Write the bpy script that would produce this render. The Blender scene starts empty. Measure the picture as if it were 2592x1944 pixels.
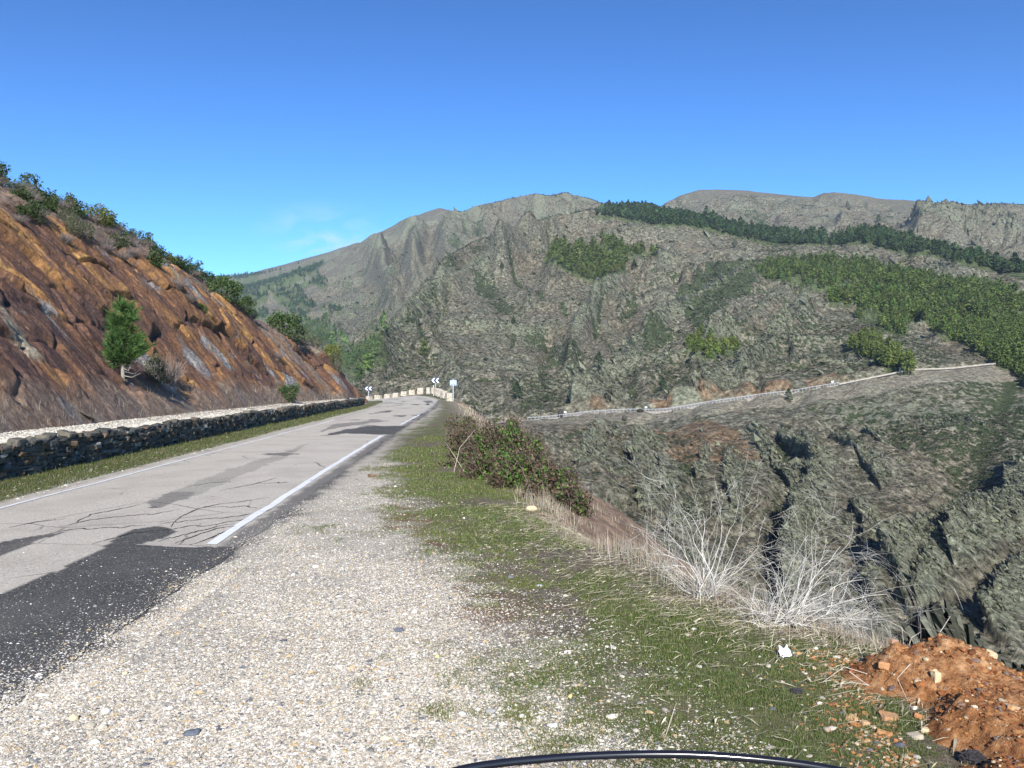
import bpy, math, random
import numpy as np
from mathutils import Vector, Matrix

# ------------------------------------------------------------------ camera, sky, sun, exposure
S = bpy.context.scene
C = S.collection
F = 2050.0           # focal length of the photograph in its own pixels (2592 wide)
CX, HY, CH = 1296.0, 977.0, 1.6
cam_d = bpy.data.cameras.new("camera")
cam = bpy.data.objects.new("camera", cam_d); C.objects.link(cam)
cam.location = (0, 0, CH); cam.rotation_euler = (math.radians(90), 0, 0)
cam_d.sensor_width = 36; cam_d.lens = F / 2592 * 36
cam_d.shift_y = (HY - 972) / 2592
cam_d.clip_start = 0.05; cam_d.clip_end = 30000
S.camera = cam

SUN_EL = math.radians(30); SUN_AZ = math.radians(3.0)   # behind the camera, a touch to the right
to_sun = Vector((math.sin(SUN_AZ) * math.cos(SUN_EL), -math.cos(SUN_AZ) * math.cos(SUN_EL), math.sin(SUN_EL)))
sun_d = bpy.data.lights.new("sun", 'SUN'); sun_d.energy = 5.0; sun_d.angle = math.radians(0.5)
sun_d.color = (1.0, 0.95, 0.86)
sun = bpy.data.objects.new("sun", sun_d); C.objects.link(sun)
sun.rotation_euler = to_sun.to_track_quat('Z', 'Y').to_euler(); sun.location = (0, -20, 30)

W = bpy.data.worlds.new("World"); S.world = W; W.use_nodes = True
wn = W.node_tree.nodes; wl = W.node_tree.links; wn.clear()
sky = wn.new('ShaderNodeTexSky'); sky.sky_type = 'NISHITA'; sky.sun_disc = False
sky.sun_elevation = SUN_EL; sky.sun_rotation = math.atan2(to_sun.x, to_sun.y)
sky.altitude = 1300; sky.air_density = 1.0; sky.dust_density = 0.25; sky.ozone_density = 1.2
hs = wn.new('ShaderNodeHueSaturation'); hs.inputs['Saturation'].default_value = 1.03
hs.inputs['Hue'].default_value = 0.500
# one thin wisp of cloud, placed by direction
tc = wn.new('ShaderNodeTexCoord')
cd = Vector(((825 - CX) / F, 1, (HY - 600) / F)).normalized()
sub = wn.new('ShaderNodeVectorMath'); sub.operation = 'SUBTRACT'; sub.inputs[1].default_value = cd
wl.new(tc.outputs['Generated'], sub.inputs[0])
mp = wn.new('ShaderNodeVectorMath'); mp.operation = 'MULTIPLY'; mp.inputs[1].default_value = (14, 6, 27)
wl.new(sub.outputs[0], mp.inputs[0])
ln = wn.new('ShaderNodeVectorMath'); ln.operation = 'LENGTH'; wl.new(mp.outputs[0], ln.inputs[0])
fall = wn.new('ShaderNodeMapRange'); fall.interpolation_type = 'SMOOTHSTEP'
fall.inputs[1].default_value = 1.3; fall.inputs[2].default_value = 0.0; fall.inputs[3].default_value = 0; fall.inputs[4].default_value = 1
wl.new(ln.outputs['Value'], fall.inputs[0])
mp2 = wn.new('ShaderNodeVectorMath'); mp2.operation = 'MULTIPLY'; mp2.inputs[1].default_value = (22, 8, 60)
wl.new(tc.outputs['Generated'], mp2.inputs[0])
cn = wn.new('ShaderNodeTexNoise'); cn.inputs['Scale'].default_value = 1; cn.inputs['Detail'].default_value = 6
cn.inputs['Distortion'].default_value = 0.6
wl.new(mp2.outputs[0], cn.inputs['Vector'])
cr = wn.new('ShaderNodeMapRange'); cr.inputs[1].default_value = 0.4; cr.inputs[2].default_value = 0.75
wl.new(cn.outputs['Fac'], cr.inputs[0])
mm = wn.new('ShaderNodeMath'); mm.operation = 'MULTIPLY'; wl.new(fall.outputs[0], mm.inputs[0]); wl.new(cr.outputs[0], mm.inputs[1])
m3 = wn.new('ShaderNodeMath'); m3.operation = 'MULTIPLY'; m3.inputs[1].default_value = 0.85; wl.new(mm.outputs[0], m3.inputs[0])
mixc = wn.new('ShaderNodeMix'); mixc.data_type = 'RGBA'; mixc.inputs['B'].default_value = (8, 10, 11.5, 1)
gm_ = wn.new('ShaderNodeGamma'); gm_.inputs['Gamma'].default_value = 1.62; wl.new(sky.outputs[0], gm_.inputs[0]); tn_ = wn.new('ShaderNodeMix'); tn_.data_type = 'RGBA'; tn_.blend_type = 'MULTIPLY'; tn_.inputs['Factor'].default_value = 1; tn_.inputs['B'].default_value = (.375, .585, .735, 1); wl.new(gm_.outputs[0], tn_.inputs['A']); wl.new(tn_.outputs['Result'], hs.inputs['Color']); wl.new(m3.outputs[0], mixc.inputs['Factor']); wl.new(hs.outputs[0], mixc.inputs['A'])
bg = wn.new('ShaderNodeBackground'); bg.inputs['Strength'].default_value = 0.065
wo = wn.new('ShaderNodeOutputWorld')
wl.new(mixc.outputs['Result'], bg.inputs['Color']); wl.new(bg.outputs[0], wo.inputs[0])

S.view_settings.view_transform = 'Standard'; S.view_settings.look = 'None'
S.view_settings.exposure = 0.60; S.view_settings.gamma = 1
S.render.engine = 'CYCLES'
S.cycles.max_bounces = 5; S.cycles.diffuse_bounces = 2; S.cycles.transparent_max_bounces = 12
S.cycles.volume_bounces = 0; S.cycles.volume_step_rate = 10

HAZE = 0.00008
rng = np.random.default_rng(7)

# ------------------------------------------------------------------ helpers
def P(x, y, Y):
    """point at depth Y (m) seen at pixel x, y of the photograph"""
    return np.array([(x - CX) / F * Y, Y, CH - (y - HY) / F * Y])
def PX(p):
    p = np.asarray(p); return CX + p[..., 0] / p[..., 1] * F, HY + (CH - p[..., 2]) / p[..., 1] * F

def sstep(a, b, x):
    t = np.clip((np.asarray(x, float) - a) / (b - a), 0, 1); return t * t * (3 - 2 * t)

def h3(ix, iy, iz, seed):
    h = (ix.astype(np.uint32) * np.uint32(374761393) + iy.astype(np.uint32) * np.uint32(668265263)
         + iz.astype(np.uint32) * np.uint32(2147483647 ^ 0x5bd1e995) + np.uint32(seed * 144665 + 1013))
    h = (h ^ (h >> np.uint32(13))) * np.uint32(1274126177)
    h = (h ^ (h >> np.uint32(15))) * np.uint32(2246822519)
    h ^= h >> np.uint32(16)
    return h.astype(np.float32) / np.float32(4294967295.0)

def noise2(x, y, seed=0):
    x = np.asarray(x, float); y = np.asarray(y, float)
    fx = np.floor(x); fy = np.floor(y)
    ix = fx.astype(np.int64); iy = fy.astype(np.int64); z = np.zeros_like(ix)
    u = x - fx; v = y - fy; u = u * u * (3 - 2 * u); v = v * v * (3 - 2 * v)
    a = h3(ix, iy, z, seed); b = h3(ix + 1, iy, z, seed); c = h3(ix, iy + 1, z, seed); d = h3(ix + 1, iy + 1, z, seed)
    return ((a + (b - a) * u) * (1 - v) + (c + (d - c) * u) * v) * 2 - 1      # -1..1

def fbm2(x, y, oct=4, seed=0, gain=0.5):
    s = 0; a = 1; t = 0
    for i in range(oct):
        s = s + a * noise2(x * 2 ** i + 17.3 * i, y * 2 ** i - 9.1 * i, seed + i); t += a; a *= gain
    return s / t

def worley2(x, y, seed=0):
    """returns F1, F2, cell hash a, cell hash b, offset to centre"""
    x = np.asarray(x, float); y = np.asarray(y, float)
    fx = np.floor(x).astype(np.int64); fy = np.floor(y).astype(np.int64); z = np.zeros_like(fx)
    f1 = np.full(x.shape, 9.0); f2 = np.full(x.shape, 9.0)
    ha = np.zeros(x.shape); hb = np.zeros(x.shape); dx1 = np.zeros(x.shape); dy1 = np.zeros(x.shape)
    for i in (-1, 0, 1):
        for j in (-1, 0, 1):
            cx = fx + i; cy = fy + j
            px = cx + h3(cx, cy, z, seed); py = cy + h3(cx, cy, z, seed + 1)
            dx = x - px; dy = y - py; d = np.sqrt(dx * dx + dy * dy)
            n = d < f1
            f2 = np.where(n, f1, np.minimum(f2, d))
            ha = np.where(n, h3(cx, cy, z, seed + 2), ha); hb = np.where(n, h3(cx, cy, z, seed + 3), hb)
            dx1 = np.where(n, dx, dx1); dy1 = np.where(n, dy, dy1)
            f1 = np.where(n, d, f1)
    return f1, f2, ha, hb, dx1, dy1

def inpoly(x, y, poly):
    x = np.asarray(x, float); y = np.asarray(y, float)
    r = np.zeros(x.shape, bool); n = len(poly)
    for i in range(n):
        x0, y0 = poly[i]; x1, y1 = poly[(i + 1) % n]
        if y0 == y1: continue
        c = ((y0 > y) != (y1 > y)) & (x < (x1 - x0) * (y - y0) / (y1 - y0) + x0)
        r ^= c
    return r

def polydist(x, y, pts):
    """distance to a polyline and the side (>0 = right of the direction of travel in a y-down picture)"""
    best = np.full(x.shape, 1e9); side = np.zeros(x.shape); par = np.zeros(x.shape)
    n = len(pts) - 1
    for i in range(n):
        x0, y0 = pts[i]; x1, y1 = pts[i + 1]; dx = x1 - x0; dy = y1 - y0; L = dx * dx + dy * dy
        t = np.clip(((x - x0) * dx + (y - y0) * dy) / L, 0, 1)
        ex = x - (x0 + t * dx); ey = y - (y0 + t * dy); d = np.sqrt(ex * ex + ey * ey)
        m = d < best
        side = np.where(m, np.sign(dx * ey - dy * ex), side); par = np.where(m, (i + t) / n, par)
        best = np.where(m, d, best)
    return best, side, par

def mesh_np(name, v, f, mat=None, smooth=False, attrs=None, parent=None, link=True):
    me = bpy.data.meshes.new(name)
    v = np.ascontiguousarray(v, np.float32); f = np.ascontiguousarray(f, np.int32)
    k = f.shape[1]
    me.vertices.add(len(v)); me.vertices.foreach_set("co", v.ravel())
    me.loops.add(f.size); me.loops.foreach_set("vertex_index", f.ravel())
    me.polygons.add(len(f)); me.polygons.foreach_set("loop_start", np.arange(0, f.size, k, dtype=np.int32))
    me.polygons.foreach_set("loop_total", np.full(len(f), k, np.int32))
    me.polygons.foreach_set("use_smooth", np.full(len(f), smooth, bool))
    me.update(calc_edges=True)
    if attrs:
        for an, av in attrs.items():
            av = np.asarray(av, np.float32)
            if av.ndim == 2:
                a = me.attributes.new(an, 'FLOAT_COLOR', 'POINT')
                if av.shape[1] == 3: av = np.concatenate([av, np.ones((len(av), 1), np.float32)], 1)
                a.data.foreach_set("color", np.ascontiguousarray(av, np.float32).ravel())
            else:
                a = me.attributes.new(an, 'FLOAT', 'POINT'); a.data.foreach_set("value", np.ascontiguousarray(av))
    if mat: me.materials.append(mat)
    o = bpy.data.objects.new(name, me)
    if link: C.objects.link(o)
    if parent: o.parent = parent
    return o

def grid_faces(nr, nc):
    i = np.arange(nr - 1)[:, None] * nc + np.arange(nc - 1)[None, :]
    i = i.ravel()
    return np.stack([i, i + 1, i + 1 + nc, i + nc], 1)

class MB:
    """collects batches of the same face size into one mesh"""
    def __init__(s): s.v = []; s.f = []; s.c = []; s.n = 0
    def add(s, v, f, c=None):
        v = np.asarray(v, float).reshape(-1, 3); f = np.asarray(f, int)
        if f.shape[1] == 4: f = np.concatenate([f[:, [0, 1, 2]], f[:, [0, 2, 3]]])
        s.v.append(v); s.f.append(f + s.n); s.n += len(v)
        if c is None: c = (1, 1, 1)
        c = np.asarray(c, float); c = np.tile(c, (len(v), 1)) if c.ndim == 1 else c
        s.c.append(c); return s
    def build(s, name, mat, parent=None, smooth=False, link=True):
        return mesh_np(name, np.concatenate(s.v), np.concatenate(s.f), mat, smooth, {"Col": np.concatenate(s.c)}, parent, link)

def rot_z(a):
    c, s_ = np.cos(a), np.sin(a); R = np.zeros((len(a), 3, 3)); R[:, 0, 0] = c; R[:, 0, 1] = -s_; R[:, 1, 0] = s_; R[:, 1, 1] = c; R[:, 2, 2] = 1; return R
def rot_x(a):
    c, s_ = np.cos(a), np.sin(a); R = np.zeros((len(a), 3, 3)); R[:, 1, 1] = c; R[:, 1, 2] = -s_; R[:, 2, 1] = s_; R[:, 2, 2] = c; R[:, 0, 0] = 1; return R
def rot_y(a):
    c, s_ = np.cos(a), np.sin(a); R = np.zeros((len(a), 3, 3)); R[:, 0, 0] = c; R[:, 0, 2] = s_; R[:, 2, 0] = -s_; R[:, 2, 2] = c; R[:, 1, 1] = 1; return R
def rot_rand(n, r):
    return rot_z(r.uniform(0, 6.283, n)) @ rot_x(np.arccos(r.uniform(-1, 1, n))) @ rot_z(r.uniform(0, 6.283, n))

def scatter(base_v, base_f, pos, R, sc, col, jitter=0.0, r=None):
    """merge many copies of one small shape; base_v (n,3) or (K,n,3)"""
    K = len(pos); bv = np.asarray(base_v, float)
    if bv.ndim == 2: bv = np.broadcast_to(bv, (K,) + bv.shape)
    n = bv.shape[1]
    if jitter: bv = bv * (1 + r.uniform(-jitter, jitter, (K, n, 1)))
    sc = np.asarray(sc, float)
    if sc.ndim == 1: sc = sc[:, None]
    v = np.einsum('kij,knj->kni', R, bv * sc[:, None, :]) + np.asarray(pos)[:, None, :]
    f = (np.asarray(base_f)[None] + (np.arange(K) * n)[:, None, None]).reshape(-1, np.asarray(base_f).shape[1])
    c = np.repeat(np.asarray(col), n, axis=0)
    return v.reshape(-1, 3), f, c

OCT_V = np.array([(1, 0, 0), (-1, 0, 0), (0, 1, 0), (0, -1, 0), (0, 0, 1), (0, 0, -1)], float)
OCT_F = np.array([(0, 2, 4), (2, 1, 4), (1, 3, 4), (3, 0, 4), (2, 0, 5), (1, 2, 5), (3, 1, 5), (0, 3, 5)])
def ico(sub=1):
    import bmesh
    b = bmesh.new(); bmesh.ops.create_icosphere(b, subdivisions=sub, radius=1)
    v = np.array([x.co[:] for x in b.verts]); f = np.array([[q.index for q in x.verts] for x in b.faces]); b.free(); return v, f
ICO1 = ico(1); ICO2 = ico(2)
BOX_V = np.array([(x, y, z) for z in (-1, 1) for y in (-1, 1) for x in (-1, 1)], float)
BOX_F = np.array([(0, 2, 3, 1), (4, 5, 7, 6), (0, 1, 5, 4), (2, 6, 7, 3), (0, 4, 6, 2), (1, 3, 7, 5)])
def bbox_mesh(bev=0.25, seed=None):
    """box with bevelled edges (24 verts)"""
    import bmesh
    b = bmesh.new(); bmesh.ops.create_cube(b, size=2)
    bmesh.ops.bevel(b, geom=b.edges[:], offset=bev, segments=1, affect='EDGES')
    bmesh.ops.triangulate(b, faces=b.faces[:])
    v = np.array([x.co[:] for x in b.verts]); f = np.array([[q.index for q in x.verts] for x in b.faces]); b.free(); return v, f

def tube(mb, pts, rad, col=(1, 1, 1), n=5):
    pts = np.asarray(pts, float); rad = np.broadcast_to(np.asarray(rad, float), (len(pts),))
    t = np.gradient(pts, axis=0); t /= np.linalg.norm(t, axis=1)[:, None] + 1e-9
    up = np.array([0, 0, 1.0]) if abs(t[:, 2]).mean() < 0.9 else np.array([1.0, 0, 0])
    a = np.cross(t, up); a /= np.linalg.norm(a, axis=1)[:, None] + 1e-9; b = np.cross(t, a)
    an = np.arange(n) / n * 2 * np.pi
    v = pts[:, None, :] + rad[:, None, None] * (np.cos(an)[None, :, None] * a[:, None, :] + np.sin(an)[None, :, None] * b[:, None, :])
    k = len(pts); f = []
    for i in range(k - 1):
        for j in range(n):
            j2 = (j + 1) % n; f.append((i * n + j, i * n + j2, (i + 1) * n + j2, (i + 1) * n + j))
    vv = v.reshape(-1, 3); f = np.array(f)
    f3 = np.concatenate([f[:, [0, 1, 2]], f[:, [0, 2, 3]]])
    cap = [(0, j + 1, j) for j in range(1, n - 1)] + [((k - 1) * n, (k - 1) * n + j, (k - 1) * n + j + 1) for j in range(1, n - 1)]
    mb.add(vv, np.concatenate([f3, np.array(cap)]), col)

def box(mb, c, s, col=(1, 1, 1), R=None, bev=0):
    v, f = (BOX_V, BOX_F) if not bev else bbox_mesh(bev)
    v = v * np.asarray(s, float) / 2
    if R is not None: v = v @ np.asarray(R).T
    mb.add(v + np.asarray(c, float), f, col)

def empty(name, loc):
    o = bpy.data.objects.new(name, None); C.objects.link(o); o.location = loc; o.empty_display_size = 0.2; return o
def child_shift(o, root):
    """the mesh was built in world coordinates: parent it to root without moving it"""
    o.parent = root; o.location = -Vector(root.location); return o
def tag(o, label=None, cat=None, group=None, kind=None):
    if label: o['label'] = label
    if cat: o['category'] = cat
    if group: o['group'] = group
    if kind: o['kind'] = kind
    return o

# ------------------------------------------------------------------ materials
class NT:
    def __init__(s, name, rough=0.9, spec=0.3):
        s.m = bpy.data.materials.new(name); s.m.use_nodes = True
        s.t = s.m.node_tree; s.n = s.t.nodes; s.l = s.t.links; s.n.clear()
        s.out = s.n.new('ShaderNodeOutputMaterial'); s.b = s.n.new('ShaderNodeBsdfPrincipled')
        s.b.inputs['Roughness'].default_value = rough; s.b.inputs['Specular IOR Level'].default_value = spec
        s.l.new(s.b.outputs[0], s.out.inputs[0]); g = s.n.new('ShaderNodeNewGeometry'); s.pos = g.outputs['Position']
    def put(s, sock, v):
        if isinstance(v, (int, float)): sock.default_value = v
        elif isinstance(v, tuple): sock.default_value = v if len(v) == 4 or sock.type == 'VECTOR' else v + (1,)
        else: s.l.new(v, sock)
    def noise(s, scale, detail=4, vec=None, rough=0.55, dist=0.0, color=False):
        n = s.n.new('ShaderNodeTexNoise'); n.inputs['Scale'].default_value = scale; n.inputs['Detail'].default_value = detail
        n.inputs['Roughness'].default_value = rough; n.inputs['Distortion'].default_value = dist
        s.l.new(vec if vec is not None else s.pos, n.inputs['Vector']); return n.outputs['Color' if color else 'Fac']
    def vor(s, scale, vec=None, feat='F1', out='Distance', rnd=1.0):
        n = s.n.new('ShaderNodeTexVoronoi'); n.feature = feat; n.inputs['Scale'].default_value = scale; n.inputs['Randomness'].default_value = rnd
        s.l.new(vec if vec is not None else s.pos, n.inputs['Vector']); return n.outputs[out]
    def map(s, loc=(0, 0, 0), rot=(0, 0, 0), sc=(1, 1, 1), vec=None):
        n = s.n.new('ShaderNodeMapping'); n.inputs[1].default_value = loc; n.inputs[2].default_value = rot; n.inputs[3].default_value = sc
        s.l.new(vec if vec is not None else s.pos, n.inputs[0]); return n.outputs[0]
    def rng(s, v, a, b, c=0.0, d=1.0, smooth=True):
        n = s.n.new('ShaderNodeMapRange'); n.interpolation_type = 'SMOOTHSTEP' if smooth else 'LINEAR'
        for i, x in enumerate((a, b, c, d)): n.inputs[i + 1].default_value = x
        s.l.new(v, n.inputs[0]); return n.outputs[0]
    def ramp(s, v, stops, interp='LINEAR'):
        n = s.n.new('ShaderNodeValToRGB'); n.color_ramp.interpolation = interp; e = n.color_ramp.elements
        while len(e) < len(stops): e.new(0.5)
        for i, (p, c) in enumerate(stops): e[i].position = p; e[i].color = tuple(c) + (1,)
        s.l.new(v, n.inputs[0]); return n.outputs[0]
    def mix(s, f, a, b, mode='MIX'):
        n = s.n.new('ShaderNodeMix'); n.data_type = 'RGBA'; n.blend_type = mode
        s.put(n.inputs['Factor'], f); s.put(n.inputs['A'], a); s.put(n.inputs['B'], b); return n.outputs['Result']
    def math(s, op, a, b=0.0, clamp=False):
        n = s.n.new('ShaderNodeMath'); n.operation = op; n.use_clamp = clamp
        s.put(n.inputs[0], a); s.put(n.inputs[1], b); return n.outputs[0]
    def attr(s, name, out='Fac'):
        n = s.n.new('ShaderNodeAttribute'); n.attribute_name = name; return n.outputs[out]
    def done(s, col, bump=None, bs=0.5, bd=0.05, rough=None):
        s.put(s.b.inputs['Base Color'], col)
        if bump is not None:
            n = s.n.new('ShaderNodeBump'); n.inputs['Strength'].default_value = bs; n.inputs['Distance'].default_value = bd
            s.l.new(bump, n.inputs['Height']); s.l.new(n.outputs[0], s.b.inputs['Normal'])
        if rough is not None: s.put(s.b.inputs['Roughness'], rough)
        return s.m

def plain(name, col, rough=0.8, metal=0.0, spec=0.3, var=0.12, scale=8.0):
    t = NT(name, rough, spec); t.b.inputs['Metallic'].default_value = metal
    n = t.noise(scale, 5)
    c = t.mix(t.rng(n, 0.3, 0.7), tuple(x * (1 - var) for x in col), tuple(min(1, x * (1 + var)) for x in col))
    return t.done(c)
def colmat(name, rough=0.85, spec=0.25, var=0.25, scale=30.0, trans=0.0, bump=0.0):
    """colour comes from the mesh's own per-piece colour, broken up by noise"""
    t = NT(name, rough, spec); a = t.attr('Col', 'Color'); n = t.noise(scale, 5)
    c = t.mix(1.0, a, t.ramp(n, [(0.25, (1 - var,) * 3), (0.75, (1 + var,) * 3)]), 'MULTIPLY')
    m = t.done(c, n if bump else None, bump, 0.02)
    if trans:
        tr = t.n.new('ShaderNodeBsdfTranslucent'); t.l.new(c, tr.inputs[0]); mx = t.n.new('ShaderNodeMixShader')
        mx.inputs[0].default_value = trans; t.l.new(t.b.outputs[0], mx.inputs[1]); t.l.new(tr.outputs[0], mx.inputs[2]); t.l.new(mx.outputs[0], t.out.inputs[0])
    return m
# ------------------------------------------------------------------ the far hillside and mountains: one height field
ROW = dict(
 a=[(-200,1300,110),(1200,1300,110),(1500,1500,110),(2000,1780,102),(2592,1950,98),(3200,2000,98)],
 b=[(-200,1150,180),(1200,1150,190),(1500,1290,180),(2000,1450,165),(2592,1500,155),(3200,1500,155)],
 b2=[(-200,1120,260),(1200,1112,250),(1500,1165,250),(2000,1230,235),(2592,1230,220),(3200,1200,220)],
 c=[(-200,1100,330),(1180,1082,330),(1324,1071,330),(1640,1047,325),(1992,999,318),(2109,977,315),(2226,956,315),(2343,938,318),(2519,918,325),(2700,900,335),(3200,860,350)],
 d=[(-200,1062,420),(900,1040,365),(1200,985,405),(1500,935,430),(1800,890,430),(2100,860,425),(2592,820,425),(3200,790,440)],
 d2=[(-200,1040,500),(900,1000,390),(1000,930,460),(1200,800,620),(1500,740,680),(1800,720,660),(2100,700,620),(2592,700,560),(3200,690,540)],
 e=[(-200,1030,550),(880,985,400),(900,973,410),(930,950,440),(961,924,480),(975,880,540),(990,850,600),(1015,813,680),(1060,740,850),(1125,656,1050),(1200,615,1200),(1277,586,1250),(1400,550,1250),(1488,534,1200),(1582,526,1150),(1688,541,1100),(1875,576,1000),(2086,598,920),(2180,582,880),(2343,612,820),(2592,672,720),(3200,745,700)],
 f=[(-200,1060,800),(900,1010,650),(961,960,700),(1000,900,850),(1060,800,1050),(1125,700,1250),(1277,612,1450),(1500,562,1400),(1688,566,1320),(1875,600,1200),(2086,622,1100),(2180,605,1050),(2343,637,1000),(2592,700,880),(3200,780,860)],
 g=[(-200,860,1500),(560,860,1500),(700,860,1400),(850,840,1300),(950,800,1300),(1050,700,1500),(1200,590,1750),(1348,545,1850),(1500,545,1700),(1700,540,1600),(2000,556,1450),(2300,575,1300),(2592,600,1150),(3200,620,1150)],
 g2=[(-200,780,2000),(560,780,2000),(700,740,2000),(850,720,1800),(950,670,1800),(1100,600,2000),(1242,545,2100),(1348,515,2150),(1500,530,2050),(1620,562,1900),(1720,525,1800),(1900,513,1750),(2100,530,1650),(2592,560,1400),(3200,570,1400)],
 h=[(-200,770,2400),(560,745,2400),(700,712,2300),(808,674,2200),(879,638,2200),(937,598,2250),(1020,557,2300),(1113,527,2350),(1150,536,2380),(1172,538,2400),(1205,524,2400),(1242,514,2400),(1285,508,2400),(1312,500,2400),(1348,490,2400),(1394,499,2400),(1430,489,2400),(1470,499,2350),(1523,515,2300),(1600,552,2100),(1660,535,2000),(1685,515,1980),(1720,495,1950),(1770,480,1950),(1820,478,1950),(1900,484,1900),(2000,495,1850),(2060,500,1850),(2085,490,1830),(2110,486,1800),(2160,491,1800),(2250,505,1750),(2340,509,1700),(2450,516,1600),(2592,521,1550),(3200,540,1500)],
 i=[(-200,722,3300),(400,703,3300),(530,702,3200),(600,698,3150),(640,690,3100),(700,673,3050),(760,656,3000),(820,641,3000),(880,622,2950),(905,614,2900),(937,618,2900),(1000,650,2900),(1300,650,2900),(1700,600,2500),(3200,600,2200)],
)
HX = np.arange(-200, 3101, 3.0); NC = len(HX)
def row(k):
    t = np.array(ROW[k], float)
    x, y, lY = t[:, 0], t[:, 1], np.log(t[:, 2])
    # smooth the coarse tables a little so the facets between stations do not show
    yy = np.interp(HX, x, y); ll = np.interp(HX, x, lY)
    w = 7 if k in 'ehi' else 41
    ker = np.hanning(w + 2)[1:-1]; ker /= ker.sum()
    sm = lambda q: np.convolve(np.pad(q, w // 2, mode='edge'), ker, 'valid')
    return sm(yy), sm(ll)
keys = []; ys = []; Ls = []
for k in ['a', 'b', 'b2', 'c', 'd', 'd2', 'e', 'f', 'g', 'g2', 'h', 'i']:
    y, l = row(k); z = CH - (y - HY) / F * np.exp(l)
    keys.append(k); ys.append(z); Ls.append(l)
    if k == 'c':      # the bench of the far road, and the bank cut above it
        Y = np.exp(l)
        keys.append('c1'); ys.append(z + 0.02); Ls.append(np.log(Y + 6.0))
        keys.append('c2'); ys.append(z + 3.0 + 1.2 * noise2(HX / 60, HX * 0, 5)); Ls.append(np.log(Y + 8.2))
    if k == 'i':
        keys.append('j'); ys.append(z - 500); Ls.append(l + 0.3)
ZR = np.array(ys); LR = np.array(Ls)
cnt = dict(a=55, b=95, b2=110, c=4, c1=6, c2=70, d=110, d2=150, e=16, f=70, g=60, g2=70, h=45, i=8)
rowsZ = []; rowsL = []; rid = []
for i, k in enumerate(keys[:-1]):
    n = cnt[k]; t = (np.arange(n) / n)[:, None]
    def cr_(Q):
        lin = k in ('c', 'c1') or (k in ('b2',) and False)
        p1, p2 = Q[i], Q[i + 1]
        p0 = Q[i - 1] if i > 0 and keys[i] not in ('c2', 'c', 'i', 'h') else 2 * p1 - p2
        p3 = Q[i + 2] if i + 2 < len(keys) and keys[i + 1] not in ('c', 'c1', 'h', 'i') else 2 * p2 - p1
        if lin: return p1 + (p2 - p1) * t
        m1 = (p2 - p0) * 0.5; m2 = (p3 - p1) * 0.5
        d_ = p2 - p1; lim = 2.2 * np.abs(d_); m1 = np.clip(m1, -lim, lim); m2 = np.clip(m2, -lim, lim)
        return ((2 * t**3 - 3 * t**2 + 1) * p1 + (t**3 - 2 * t**2 + t) * m1 + (-2 * t**3 + 3 * t**2) * p2 + (t**3 - t**2) * m2)
    rowsZ.append(cr_(ZR)); lt = LR[i] + (LR[i + 1] - LR[i]) * t
    rowsL.append(lt); rid += [i + a for a in (np.arange(n) / n)]
rowsZ.append(ZR[-1:]); rowsL.append(LR[-1:]); rid.append(len(keys) - 1)
HZ = np.concatenate(rowsZ); HYd = np.exp(np.concatenate(rowsL)); rid = np.array(rid); NR = len(rid)
HXw = (HX[None, :] - CX) / F * HYd
PXg = np.broadcast_to(HX[None, :], HZ.shape); PYg = HY + (CH - HZ) / HYd * F      # where each vertex shows in the photo
kidx = {k: i for i, k in enumerate(keys)}
road_near = np.exp(-((rid - kidx['c'] - 0.6) / np.where(rid < kidx['c'] + .6, .85, .45)) ** 2)[:, None] * np.ones_like(HZ)
road_zone = ((rid >= kidx['c'] - 0.10) & (rid <= kidx['c1'] + 0.02))[:, None] * np.ones_like(HZ)

def widefbm(x, y, Y, seed, ridged):
    s = 0
    for i in range(9):
        lam = 1.6 * 2 ** i
        w = sstep(0.0022, 0.0045, lam / Y) * (1 - sstep(0.09, 0.22, lam / Y))
        if w.max() <= 0: continue
        n = noise2(x / lam + 31.7 * i, y / lam - 11.9 * i, seed + i)
        if ridged: n = 1 - 2 * np.abs(n) ** 0.8
        s = s + w * lam * n
    return s
# strata strike: features run away and to the right; stretch the noise along that line
a_ = math.radians(38); u_ = HXw * math.cos(a_) + HYd * math.sin(a_); v_ = -HXw * math.sin(a_) + HYd * math.cos(a_)
warp = 0.04 * HYd * fbm2(HXw / 90, HYd / 90, 2, 90)
big = widefbm(HXw + warp, HYd, HYd, 11, False)
str_ = widefbm(u_ * 0.38 + warp, v_ * 1.15, HYd, 23, True)
rough = fbm2(HXw / (0.16 * HYd.mean() * 0 + 60) , HYd / 60, 3, 40)     # where it is craggy
crag = sstep(-0.25, 0.45, rough + 0.3 * fbm2(HXw / 14, HYd / 14, 2, 45))
disp = 0.045 * big + str_ * (0.016 + (0.060 + .035 * sstep(500, 250, HYd) + .02 * sstep(1300, 1700, HYd)) * crag)
tap = 1 - road_near * 0.97
sky_t = np.ones(NR)[:, None] * np.ones_like(HZ)
for k, wd, mn in (('e', 0.35, 0.15), ('h', 0.55, 0.10), ('i', 0.6, 0.08)):
    sky_t = sky_t * (1 - (1 - mn) * np.exp(-((rid - kidx[k]) / wd) ** 2))[:, None]
DZ = disp * tap * sky_t * (1 + .5 * ((HYd > 1300) & (PXg < 1560)))
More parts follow.
